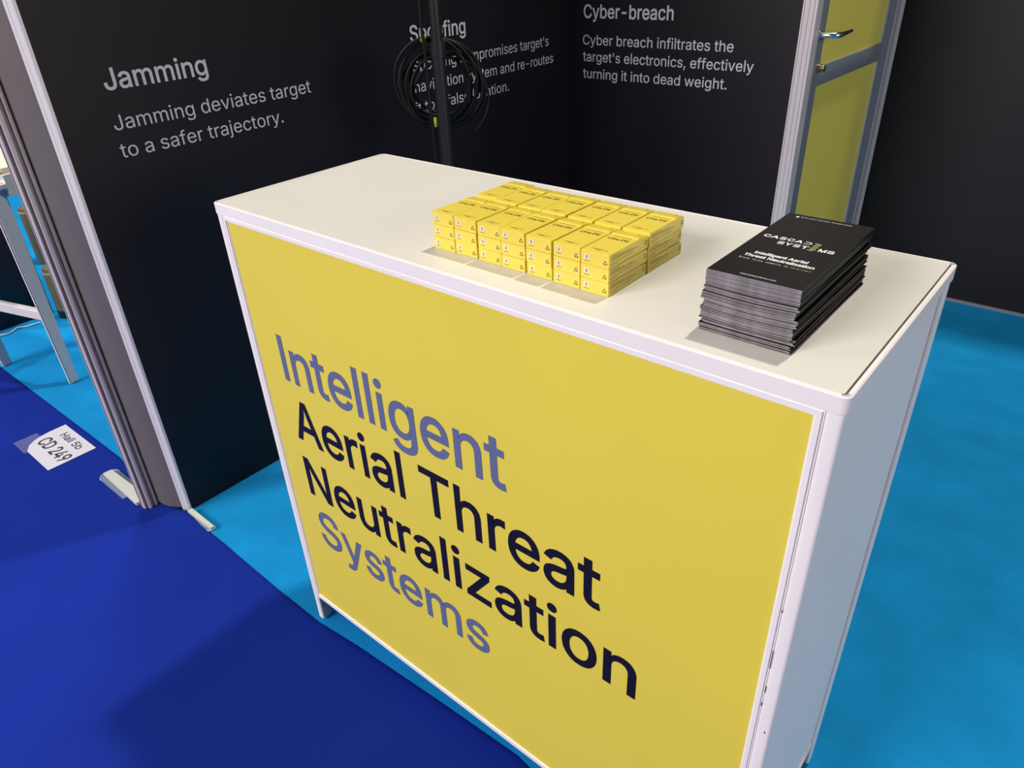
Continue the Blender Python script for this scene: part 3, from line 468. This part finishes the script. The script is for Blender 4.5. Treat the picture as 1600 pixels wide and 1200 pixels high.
for body, x0, x1, z, m in (('Intelligent', 0.0975, 0.6235, 0.6895, M_SLATE), ('Aerial Threat', 0.0945, 0.7845, 0.5595, M_INK),
                           ('Neutralization', 0.0925, 0.8475, 0.4225, M_INK), ('Systems', 0.0975, 0.5635, 0.2925, M_SLATE)):
    t = lettering(body, 0.0895, x1 - x0, (x0, 0.0044, z), (1, 0, 0), (0, 0, 1), m, fp, 0.022, res=8)
    t['label'] = ('slate blue' if m is M_SLATE else 'black') + ' lettering'
for x0, x1 in ((0.006, 0.011), (W - 0.011, W - 0.006)):
    box('side_panel', x0, x1, 0.0245, D - 0.0245, 0.07, TZ - 0.001, M_WHITE, ct)
for x0, x1 in ((0.0035, 0.0085), (W - 0.0085, W - 0.0035)):
    bm = bmesh.new(); add_ring(bm, rect(0.0245, D - 0.0245, 0.062, TZ - 0.0005), rect(0.030, D - 0.030, 0.07, TZ - 0.006), 'x', x0, x1)
    bm_obj('side_frame', bm, M_WHITE, ct)
box('back_panel', FX0, FX1, D - 0.012, D - 0.006, 0.08, TZ - 0.001, M_WHITE, ct)
box('bottom_shelf', FX0, FX1, 0.017, D - 0.013, 0.075, 0.085, M_WHITE, ct)
for x0, x1 in ((0.0187, 0.0215), (W - 0.0215, W - 0.0187)):
    bm = bmesh.new()
    add_prism(bm, [(0.004, 0.0035), (0.018, 0.0035), (0.026, 0.010), (0.034, 0.026), (0.046, 0.038), (0.060, 0.042), (0.060, 0.0745), (0.017, 0.0745), (0.017, 0.08), (0.004, 0.08)], 'x', x0, x1)
    bm_obj('foot_bracket', bm, M_FOOTG, ct)
for z, h, dx in ((0.628, 0.030, 0), (0.585, 0.012, 0.0004), (0.56, 0.006, -0.0003), (0.515, 0.004, 0.010), (0.72, 0.004, 0.0)):   # chipped paint by the right-hand joint
    x = FX1 + 0.0006 + dx; box('paint_chip', x - 0.0005, x + 0.0005, 0.0013, 0.0016, z, z + h, M_GAP, ct)

# ------------------------------------------------------------------ yellow cartons
BW, BL, BH = 0.0385, 0.0820, 0.0165
bm = bmesh.new()
prof = [(0, 0), (BL, 0), (BL, BH - 0.0022), (BL - 0.004, BH - 0.0014), (BL - 0.017, BH - 0.0001), (BL - 0.019, BH), (0, BH)]
add_prism(bm, prof, 'x', 0, BW)
bmesh.ops.recalc_face_normals(bm, faces=bm.faces[:])
bmesh.ops.bevel(bm, geom=[e for e in bm.edges if e.is_manifold and e.calc_face_angle() > 1.0], offset=0.0005, segments=2, affect='EDGES')
me_box = bpy.data.meshes.new('carton'); bm.to_mesh(me_box); bm.free(); me_box.materials.append(M_BOX)
for p in me_box.polygons: p.use_smooth = True
me_box.set_sharp_from_angle(angle=math.radians(30))
bm = bmesh.new()                                                     # tuck flap over the rear of the lid
add_prism(bm, [(BL - 0.0205, BH + 0.0001), (BL - 0.0205, BH + 0.0007), (BL - 0.0165, BH + 0.0007), (BL - 0.004, BH - 0.0007), (BL - 0.0004, BH - 0.0016), (BL - 0.0004, BH - 0.0022), (BL - 0.004, BH - 0.0013), (BL - 0.017, BH)], 'x', 0.0012, BW - 0.0012)
me_flap = bpy.data.meshes.new('flap'); bmesh.ops.recalc_face_normals(bm, faces=bm.faces[:]); bm.to_mesh(me_flap); bm.free(); me_flap.materials.append(M_BOX)
bm = bmesh.new()
TOPM = lambda x, y: Matrix.Translation((x, y, BH + 0.00006))
add_text(bm, 'Lima EW', 0.0054, 0.0275, TOPM(0.0056, 0.0455), 0.035)
def bar_top(x0, x1, y0, y1, z=BH): add_box(bm, x0, x1, y0, y1, z, z + 0.00012)
bar_top(0.0075, 0.0325, 0.0566, 0.0573)
bar_top(0.0075, 0.0300, 0.0098, 0.0104); bar_top(0.0135, 0.0215, 0.0082, 0.0090)
def ring_sym(mtx, r, w):                                             # three bent arrows chasing round a triangle
    for k in range(3):
        a0 = math.radians(90 + 120 * k); seg = []
        for i in range(6):
            a_ = a0 + math.radians(-48 + 96 * i / 5); rr = r * (1.0 + 0.22 * math.cos(3 * (a_ - math.radians(90))))
            seg.append((rr, a_))
        for (r1, a1), (r2, a2) in zip(seg, seg[1:]):
            c = [((r1 - w) * math.cos(a1), (r1 - w) * math.sin(a1)), (r1 * math.cos(a1), r1 * math.sin(a1)), (r2 * math.cos(a2), r2 * math.sin(a2)), ((r2 - w) * math.cos(a2), (r2 - w) * math.sin(a2))]
            bm.faces.new([bm.verts.new(mtx @ Vector((p[0], p[1], 0))) for p in c])
FR = Matrix(((1, 0, 0, 0), (0, 0, -1, -0.00012), (0, 1, 0, 0), (0, 0, 0, 1)))   # front face: x right, z up
ring_sym(FR @ Matrix.Translation((0.0330, 0.0062, 0)), 0.0024, 0.0011)
add_box(bm, 0.0048, 0.0114, -0.00012, 0.0, 0.0042, 0.0048)
for y, x0, x1 in ((0.0104, 0.0073, 0.0092), (0.0090, 0.0070, 0.0090), (0.0076, 0.0076, 0.0094)):       # small dark figure on the white patch
    add_box(bm, x0 + 0.0002, x1 - 0.0002, -0.0003, -0.0001, y - 0.0003, y + 0.0003)
add_box(bm, 0.0079, 0.0086, -0.0003, -0.0001, 0.0072, 0.0112)
def side_bar(y0, y1, z): add_box(bm, BW, BW + 0.0001, y0, y1, z, z + 0.00036)
for z, y0, y1 in ((0.0138, 0.004, 0.021), (0.0118, 0.003, 0.031), (0.0104, 0.003, 0.048), (0.0088, 0.003, 0.058), (0.0054, 0.003, 0.026), (0.0054, 0.028, 0.050), (0.0032, 0.003, 0.018)):
    side_bar(y0, y1, z)
SD = Matrix(((0, 0, 1, BW + 0.00012), (1, 0, 0, 0), (0, 1, 0, 0), (0, 0, 0, 1)))
def ring_plain(mtx, r, w, n=20):
    for i in range(n):
        a1, a2 = 2 * math.pi * i / n, 2 * math.pi * (i + 1) / n
        c = [((r - w) * math.cos(a1), (r - w) * math.sin(a1)), (r * math.cos(a1), r * math.sin(a1)), (r * math.cos(a2), r * math.sin(a2)), ((r - w) * math.cos(a2), (r - w) * math.sin(a2))]
        bm.faces.new([bm.verts.new(mtx @ Vector((p[0], p[1], 0))) for p in c])
ring_plain(SD @ Matrix.Translation((0.0770, 0.0085, 0)), 0.0028, 0.0008)
ring_plain(Matrix.Translation((0.0320, 0.0725, BH + 0.0006)) @ Matrix.Rotation(math.radians(-6.4), 4, 'X'), 0.0017, 0.0005)
me_ink = bpy.data.meshes.new('lettering'); bm.to_mesh(me_ink); bm.free(); me_ink.materials.append(M_BOXINK)
bm = bmesh.new(); add_box(bm, 0.0050, 0.0112, -0.00015, 0.0, 0.0056, 0.0124)
me_patch = bpy.data.meshes.new('patch'); bm.to_mesh(me_patch); bm.free(); me_patch.materials.append(M_PATCH)
XC = [0.466, 0.5052, 0.5468, 0.5859, 0.6278, 0.6692, 0.7090]
ORD = ['first', 'second', 'third', 'fourth', 'fifth', 'sixth', 'seventh']
LAY = ['bottom', 'middle', 'top']
proto = None
for row in range(2):
    for lay in range(3):
        for c in range(7):
            x = XC[c] + random.uniform(-0.0004, 0.0004); y = [0.0605, 0.0610, 0.0605, 0.0600, 0.0585, 0.0575, 0.0570][c] + random.uniform(-0.0006, 0.0004)
            if row == 1:
                y = 0.1422 + random.uniform(-0.0002, 0.001)
                if c == 0: y = 0.1485
                if lay == 1 and c == 6: y -= 0.0012
            z = 1.0 + lay * (BH + 0.0004)
            rz = random.uniform(-0.006, 0.006)
            if proto is None:
                o = link('carton', me_box); parts = [link('flap', me_flap, None, o), link('lettering', me_ink, None, o), link('patch', me_patch, None, o)]
                proto = (o, parts)
                parts[1]['label'] = 'dark printed lettering and recycling mark'; parts[2]['label'] = 'small white printed patch'
            else:
                o = proto[0].copy(); COL.objects.link(o)
                for pt in proto[1]:
                    q = pt.copy(); COL.objects.link(q); q.parent = o
            o.location = (x, y, z); o.rotation_euler = (0, 0, rz)
            if c == 0: pos = 'leftmost'
            elif c == 6: pos = 'rightmost, nearest the brochures,'
            else: pos = ORD[c] + ' from the left'
            tag(o, 'yellow carton, %s in the %s row, %s layer of the block' % (pos, ['front', 'back'][row], LAY[lay]), 'box', 'yellow cartons stacked on the counter')

# ------------------------------------------------------------------ brochures
NB = 58; BT = 0.066 / NB; FW, FL = 0.0955, 0.2065
def leaflet_mesh(bow):
    bm = bmesh.new(); nx, ny = 6, 6; t = BT * 0.90
    def zz(u, v): return -bow * 0.0012 * (math.sin(math.pi * u)) * (1 - 0.5 * v)
    G = {}
    for s, off in ((0, 0.0), (1, t)):
        for i in range(nx + 1):
            for j in range(ny + 1): G[s, i, j] = bm.verts.new((FW * i / nx, FL * j / ny, off + zz(i / nx, j / ny)))
    for i in range(nx):
        for j in range(ny):
            bm.faces.new((G[1, i, j], G[1, i + 1, j], G[1, i + 1, j + 1], G[1, i, j + 1])); bm.faces.new((G[0, i, j], G[0, i, j + 1], G[0, i + 1, j + 1], G[0, i + 1, j]))
    for i in range(nx):
        f = bm.faces.new((G[0, i, 0], G[0, i + 1, 0], G[1, i + 1, 0], G[1, i, 0])); f.material_index = 1
        f = bm.faces.new((G[0, i + 1, ny], G[0, i, ny], G[1, i, ny], G[1, i + 1, ny])); f.material_index = 1
    for j in range(ny):
        bm.faces.new((G[0, nx, j], G[0, nx, j + 1], G[1, nx, j + 1], G[1, nx, j])); bm.faces.new((G[0, 0, j + 1], G[0, 0, j], G[1, 0, j], G[1, 0, j + 1]))
    me = bpy.data.meshes.new('brochure'); bm.to_mesh(me); bm.free(); me.materials.append(M_COVER); me.materials.append(M_EDGE)
    return me
gx = gy = gr = 0.0
for k in range(NB):
    f = k / (NB - 1)
    if k in (0, 7, 12, 20, 24, 31, 38, 43, 49):
        gx, gy, gr = random.uniform(-0.0018, 0.0018), random.uniform(-0.0018, 0.0012), random.uniform(-0.010, 0.010)
    if k >= 49: gx = gy = 0.0; gr = 0.0
    j = 0.25 if k >= 49 else 1.0
    x = 0.8655 + 0.0015 * f + gx + random.uniform(-0.0011, 0.0011) * j; y = 0.0475 + 0.001 * f + gy + random.uniform(-0.0012, 0.0010) * j
    if k < 12: x += 0.002 * (1 - k / 12)
    o = link('brochure', leaflet_mesh(1.5 * math.sin(math.pi * f) ** 1.5 if k < NB - 1 else 0.0))
    o.location = (x, y, 1.0 + k * BT); o.rotation_euler = (0, 0, gr + random.uniform(-0.006, 0.006) * j)
    if k == NB - 1:
        o.location = (0.867, 0.0485, 1.0 + k * BT); o.rotation_euler = (0, 0, 0)
        tag(o, 'black brochure with printed front cover, topmost of the stack', 'brochure', 'stack of brochures')
        TOPZ = BT * 0.90 + 0.00012
        def bt(body, cap, u0, u1, v, m, bold, **kw):
            return lettering(body, cap, (u1 - u0) * FW, (u0 * FW, v * FL, TOPZ), (1, 0, 0), (0, 1, 0), m, o, bold, res=3, thick=0.00006, **kw)
        lg = bmesh.new()
        T_ = lambda u, v: Matrix.Translation((u * FW, v * FL, TOPZ))
        CA = 0.0078
        bmesh_sets = [('C', 0.074, 0.565, 0.078), ('A', 0.160, 0.565, 0.086), ('S', 0.256, 0.565, 0.076), ('C', 0.347, 0.565, 0.078), ('A', 0.434, 0.565, 0.086),
                      ('S', 0.287, 0.500, 0.076), ('Y', 0.370, 0.500, 0.084), ('S', 0.464, 0.500, 0.076), ('T', 0.552, 0.500, 0.076), ('M', 0.742, 0.500, 0.082), ('S', 0.835, 0.500, 0.074)]
        for ch, u, v, w in bmesh_sets: add_text(lg, ch, CA, w * FW, T_(u, v), 0.045, res=4)
        # the open D: an arc without its stem
        pts_o = []; pts_i = []
        for i in range(13):
            a_ = math.radians(-90 + 180 * i / 12)
            pts_o.append((0.0036 + 0.0042 * math.cos(a_), 0.0039 + 0.0039 * math.sin(a_))); pts_i.append((0.0036 + 0.0028 * math.cos(a_), 0.0039 + 0.0025 * math.sin(a_)))
        pts_o = [(0, 0)] + pts_o + [(0, 0.0078)]; pts_i = [(0, 0.0014)] + pts_i + [(0, 0.0064)]
        vo = [lg.verts.new(T_(0.536, 0.565) @ Vector((*p, 0.00006))) for p in pts_o]; vi = [lg.verts.new(T_(0.536, 0.565) @ Vector((*p, 0.00006))) for p in pts_i]
        for i in range(len(vo) - 1): lg.faces.new((vo[i], vo[i + 1], vi[i + 1], vi[i]))
        bm_obj('logo_lettering', lg, M_WTXT, o)
        ye = bmesh.new()
        for i, v in enumerate((0.600, 0.582, 0.564, 0.546, 0.528, 0.510, 0.495)):
            u0 = 0.642 + 0.010 * (i % 2) - (0.010 if i == 6 else 0); add_box(ye, u0 * FW, (u0 + 0.064) * FW, v * FL - 0.0004, v * FL + 0.0004, TOPZ - 0.0001, TOPZ + 0.00006)
        bm_obj('logo_bars', ye, M_LIME, o)['label'] = 'lime yellow stepped bars of the logo'
        bt('Intelligent Aerial', 0.0062, 0.213, 0.787, 0.312, M_WTXT, 0.06)
        bt('Threat Neutralization', 0.0062, 0.138, 0.894, 0.262, M_WTXT, 0.06)
        bt('Brute force submits to', 0.0040, 0.128, 0.655, 0.219, M_WTXT, 0.0, mono=560)
        bt('intellect', 0.0040, 0.690, 0.894, 0.219, M_LIME, 0.0, mono=560)['label'] = 'lime yellow lettering'
        bt('cascadesystems.com', 0.0030, 0.330, 0.702, 0.031, M_WTXT, 0.0)
        bt('INTELLIGENT DEFENSE TECHNOLOGIES', 0.0024, 0.182, 0.777, 0.951, M_WTXT, 0.0)
        dm = bmesh.new(); add_box(dm, 0.128 * FW, 0.160 * FW, 0.945 * FL, 0.963 * FL, TOPZ - 0.0001, TOPZ + 0.00006); bm_obj('emblem', dm, M_WTXT, o)
    else:
        tag(o, 'black folded brochure with grey edges in the tall stack, beneath the top one', 'brochure', 'stack of brochures')

# ------------------------------------------------------------------ black stand pole with a coil of cable
PX, PY = -0.249, 0.80
st = thing('light_stand', 'black metal stand pole rising behind the counter', 'stand', (PX, PY, 0))
bm = bmesh.new(); add_tube(bm, [(0, 0, 0.32), (0, 0, 1.135)], 0.0172, 16); bm_obj('lower_pole', bm, M_BLACK, st, smooth=True, auto=50)
bm = bmesh.new(); add_tube(bm, [(0, 0, 1.135), (0, 0, 2.3)], 0.0142, 16); bm_obj('upper_pole', bm, M_BLACK, st, smooth=True, auto=50)
bm = bmesh.new(); add_lathe(bm, [(0.0143, 1.115), (0.0195, 1.115), (0.0195, 1.150), (0.0143, 1.150)], 16); bm_obj('collar', bm, M_BLACK, st, smooth=True, auto=40)
bm = bmesh.new(); add_lathe(bm, [(0.0, 0.10), (0.025, 0.10), (0.025, 0.36), (0.0, 0.36)], 16); bm_obj('hub', bm, M_BLACK, st, smooth=True, auto=40)
for k in range(3):
    a_ = math.radians(95 + 120 * k); bm = bmesh.new()
    add_tube(bm, [(0.02 * math.cos(a_), 0.02 * math.sin(a_), 0.34), (0.29 * math.cos(a_), 0.29 * math.sin(a_), 0.0125)], 0.0115, 10)
    bm_obj('leg', bm, M_BLACK, st, smooth=True, auto=50)
bm = bmesh.new(); add_tube(bm, [(-0.020, -0.020, 0.6), (-0.0205, -0.0195, 0.85), (-0.022, -0.022, 0.97), (-0.024, -0.021, 1.1), (-0.027, -0.024, 1.2), (-0.024, -0.02, 1.6), (-0.02, -0.02, 2.2)], 0.004, 8)
bm_obj('power_cable', bm, M_RUBBER, st, smooth=True)
vdir = Vector((-0.713, 0.701, 0)); rt = Vector((0.701, 0.713, 0))
cc = thing('cable_coil', 'coil of black cable hanging on the stand pole in front of the spoofing text', 'cable', (PX, PY, 1.035))
bm = bmesh.new(); N = 46; rnd = random.Random(3)
loops = [(-0.022, 0.020, 0.095, 0.102, 0.0042), (-0.016, 0.012, 0.090, 0.098, 0.0042), (-0.004, 0.014, 0.098, 0.104, 0.0042), (0.008, 0.000, 0.100, 0.096, 0.0042), (0.018, -0.008, 0.096, 0.090, 0.0042),
         (0.024, -0.030, 0.098, 0.100, 0.0032), (0.000, 0.022, 0.105, 0.092, 0.0042), (0.012, 0.018, 0.088, 0.085, 0.0042), (-0.012, -0.006, 0.092, 0.086, 0.0036)]
for i, (ox, oz, rx, rz_, rr) in enumerate(loops):
    ph = rnd.uniform(0, 6.28); pts = []
    for k in range(N):
        a_ = 2 * math.pi * k / N
        p = rt * (ox + rx * math.cos(a_)) + Vector((0, 0, oz + rz_ * math.sin(a_))) + vdir * (0.030 + 0.004 * i + 0.004 * math.sin(2 * a_ + ph))
        pts.append(p)
    add_tube(bm, pts, rr, 7, closed=True)
bm_obj('cable_loops', bm, M_RUBBER, cc, smooth=True)
bm = bmesh.new(); add_tube(bm, [rt * -0.030 + vdir * 0.012 + Vector((0, 0, 0.128)), rt * -0.036 + vdir * 0.018 + Vector((0, 0, 0.118)), rt * -0.030 + vdir * 0.03 + Vector((0, 0, 0.106))], 0.006, 8)
bm_obj('tape', bm, M_TAPE, cc, smooth=True)['label'] = 'yellow-green tape'
bm = bmesh.new(); add_tube(bm, [rt * -0.0215 + vdir * -0.004 + Vector((0, 0, -0.062)), rt * -0.0215 + vdir * -0.004 + Vector((0, 0, -0.086))], 0.0042, 8)
bm_obj('tape', bm, M_TAPE, cc, smooth=True)['label'] = 'yellow-green tape'

# ------------------------------------------------------------------ floor card
cz = 0.0042
cs = thing('floor_card', 'white hall number card taped to the royal blue carpet', 'sign', (-1.25, -0.09, cz))
out = [(-1.140, -0.019), (-1.368, -0.022), (-1.367, -0.075), (-1.362, -0.105), (-1.353, -0.128), (-1.336, -0.150), (-1.306, -0.167), (-1.140, -0.167)]
bm = bmesh.new(); add_prism(bm, [(x + 1.25, y + 0.09) for x, y in out], 'z', 0, 0.0006); cdo = bm_obj('card', bm, M_PAPER, cs)
lettering('Hall 5b', 0.024, 0.134, (-1.314 + 1.25, -0.063 + 0.09, 0.0008), (1, 0, 0), (0, 1, 0), M_CARDINK, cdo, 0.02, thick=0.0001)
lettering('CD 249', 0.041, 0.182, (-1.335 + 1.25, -0.127 + 0.09, 0.0008), (1, 0, 0), (0, 1, 0), M_CARDINK, cdo, 0.03, thick=0.0001)
bm = bmesh.new(); add_prism(bm, [(-1.395 + 1.25, -0.178 + 0.09), (-1.30 + 1.25, -0.178 + 0.09), (-1.30 + 1.25, -0.1672 + 0.09), (-1.336 + 1.25, -0.151 + 0.09), (-1.354 + 1.25, -0.128 + 0.09), (-1.363 + 1.25, -0.105 + 0.09), (-1.395 + 1.25, -0.105 + 0.09)], 'z', 0, 0.0003)
bm_obj('clear_tape', bm, M_CLEAR, cs)

# ------------------------------------------------------------------ wall base feet with clear covers
def foot(name, label, x0, x1, y, w, zb, flip):
    r = thing(name, label, 'foot', ((x0 + x1) / 2, y, zb)); L = (x1 - x0)
    bm = bmesh.new(); h = w / 2
    pts = [(-L / 2, -h * 0.55), (L / 2, -h * 0.8), (L / 2, h * 0.8), (-L / 2, h * 0.55)]
    if flip: pts = [(-p[0], p[1]) for p in pts][::-1]
    add_prism(bm, pts, 'z', 0.002, 0.012); bm_obj('base_plate', bm, M_FOOT, r)
    s = 1 if flip else -1; hr = h * 1.25
    O = [(s * (L / 2 - 0.012 + hr * math.cos(t)), hr * math.sin(t)) for t in [math.radians(-90 + 180 * i / 16) for i in range(17)]]
    O = [(-s * L * 0.2, -hr)] + O + [(-s * L * 0.2, hr)]
    bm = bmesh.new(); add_prism(bm, O if s > 0 else O[::-1], 'z', 0.0, 0.0016); bm_obj('clear_cover', bm, M_CLEARP, r)
    bm = bmesh.new(); add_tube(bm, [(p[0], p[1], 0.0016) for p in O[1:-1]], 0.0014, 6); bm_obj('cover_rim', bm, M_RIM, r, smooth=True)
    return r
foot('wall_foot', 'cream base foot lying on the blue carpet left of the grooved upright', -0.965, -0.745, -0.058, 0.046, 0.003, False)
f2 = foot('wall_foot', 'pale base foot tucked under the carpet edge below the black wall', -0.595, -0.475, 0.007, 0.018, 0.0, True)
f2.location.z = 0.002

# ------------------------------------------------------------------ next stand: stool, plinth, canisters, cable
A = Vector((-1.655, 0.125, 0)); B = Vector((-2.022, 0.020, 0)); U = (B - A).normalized(); V = Vector((U.y, -U.x, 0))
if V.y < 0: V = -V
so = thing('bar_stool', 'white metal bar stool with cream seat at the next stand', 'stool', (A.x, A.y, 0)); LS = (B - A).length; DS = 0.38
def flatbar(bm, p, q, wu, wv, dirw, grow=1.0, grow2=1.0):
    p = Vector(p); q = Vector(q); t = (q - p).normalized(); u = (dirw - t * dirw.dot(t)).normalized(); v = t.cross(u)
    R = [[bm.verts.new(e + u * su * wu * g_ / 2 + v * sv * wv * h_ / 2) for su, sv in ((-1, -1), (1, -1), (1, 1), (-1, 1))] for e, g_, h_ in ((p, 1.0, 1.0), (q, grow, grow2))]
    bm.faces.new(R[0][::-1]); bm.faces.new(R[1])
    for k in range(4): bm.faces.new((R[0][k], R[0][(k + 1) % 4], R[1][(k + 1) % 4], R[1][k]))
corners = [Vector((0, 0, 0)), U * LS, U * LS + V * DS, V * DS]; cen = (U * LS + V * DS) / 2
ST = 0.735
for c in corners:
    t = c - (cen - c) * 0.06; bm = bmesh.new(); flatbar(bm, c, Vector((t.x, t.y, ST)), 0.036, 0.014, V, 1.6)
    bmesh.ops.bevel(bm, geom=bm.edges[:], offset=0.004, segments=2, affect='EDGES'); bm_obj('leg', bm, M_STOOL, so, smooth=True, auto=50)
zf = 0.275
ring = [c + (cen - c) * 0.01 for c in corners]
for i in range(1):
    bm = bmesh.new(); p, q_ = ring[i], ring[(i + 1) % 4]; d_ = (q_ - p).normalized()
    flatbar(bm, p + Vector((0, 0, zf)), q_ + Vector((0, 0, zf)), 0.040, 0.024, Vector((0, 0, 1)))
    bmesh.ops.bevel(bm, geom=bm.edges[:], offset=0.005, segments=2, affect='EDGES'); bm_obj('foot_rail', bm, M_STOOL, so, smooth=True, auto=50)
def seat_slab(name, z0, z1, ex, m, r):
    bm = bmesh.new(); pts = rrect(-ex, LS + ex, -ex, DS + ex, r, 6)
    add_prism(bm, [((U * p[0] + V * p[1]).x, (U * p[0] + V * p[1]).y) for p in pts], 'z', z0, z1)
    bmesh.ops.bevel(bm, geom=[e for e in bm.edges if abs(e.verts[0].co.z - e.verts[1].co.z) < 1e-6], offset=(z1 - z0) * 0.4, segments=3, affect='EDGES')
    return bm_obj(name, bm, m, so, smooth=True, auto=50)
seat_slab('seat_frame', ST - 0.03, 0.772, 0.03, M_STOOL, 0.05); seat_slab('seat', 0.7725, 0.79, 0.015, M_CREAM, 0.05)
pl = tag(box('plinth', -3.0, -2.39, -0.02, 0.34, 0.0, 0.46, M_DARK, None, 0.003), 'black plinth behind the white bar stool', 'plinth')
def canister(x, y, z, r, h, label, base):
    o = thing('canister', label, 'canister', (x, y, z), 0, 'olive canisters at the next stand')
    bm = bmesh.new(); add_lathe(bm, [(0, 0), (r * 0.96, 0), (r, 0.006), (r, h - 0.02), (r * 0.93, h - 0.004), (r * 0.6, h), (0, h)], 28); bm_obj('body', bm, M_OLIVE, o, smooth=True, auto=40)
    bm = bmesh.new(); add_lathe(bm, [(r * 0.99, h - 0.03), (r * 1.04, h - 0.029), (r * 1.04, h - 0.022), (r * 0.97, h - 0.019)], 28); bm_obj('rim', bm, M_OLIVEL, o, smooth=True, auto=40)
    if base:
        bm = bmesh.new(); add_lathe(bm, [(r * 0.99, 0.002), (r * 1.03, 0.002), (r * 1.03, 0.035), (r * 0.99, 0.036)], 28); bm_obj('base_band', bm, M_DARK, o, smooth=True, auto=40)
    return o
canister(-2.305, 0.384, 0.0, 0.048, 0.235, 'olive green canister with black base band, nearest the bar stool leg', True)
canister(-3.115, 0.603, 0.0, 0.052, 0.30, 'olive green canister farther back on the cyan floor', False)
canister(-2.46, 0.27, 0.4602, 0.055, 0.10, 'short olive green canister standing on the black plinth', False)
bm = bmesh.new()
pts = []
for i in range(28):
    t = i / 27; pts.append((-2.33 + 0.012 * math.sin(9 * t), 0.09 + 0.17 * t, 0.0035 + 0.002 * (1 + math.sin(17 * t))))
add_tube(bm, pts, 0.003, 6); tag(bm_obj('cable', bm, M_STOOL, smooth=True), 'thin white cable lying along the foot of the black plinth', 'cable')
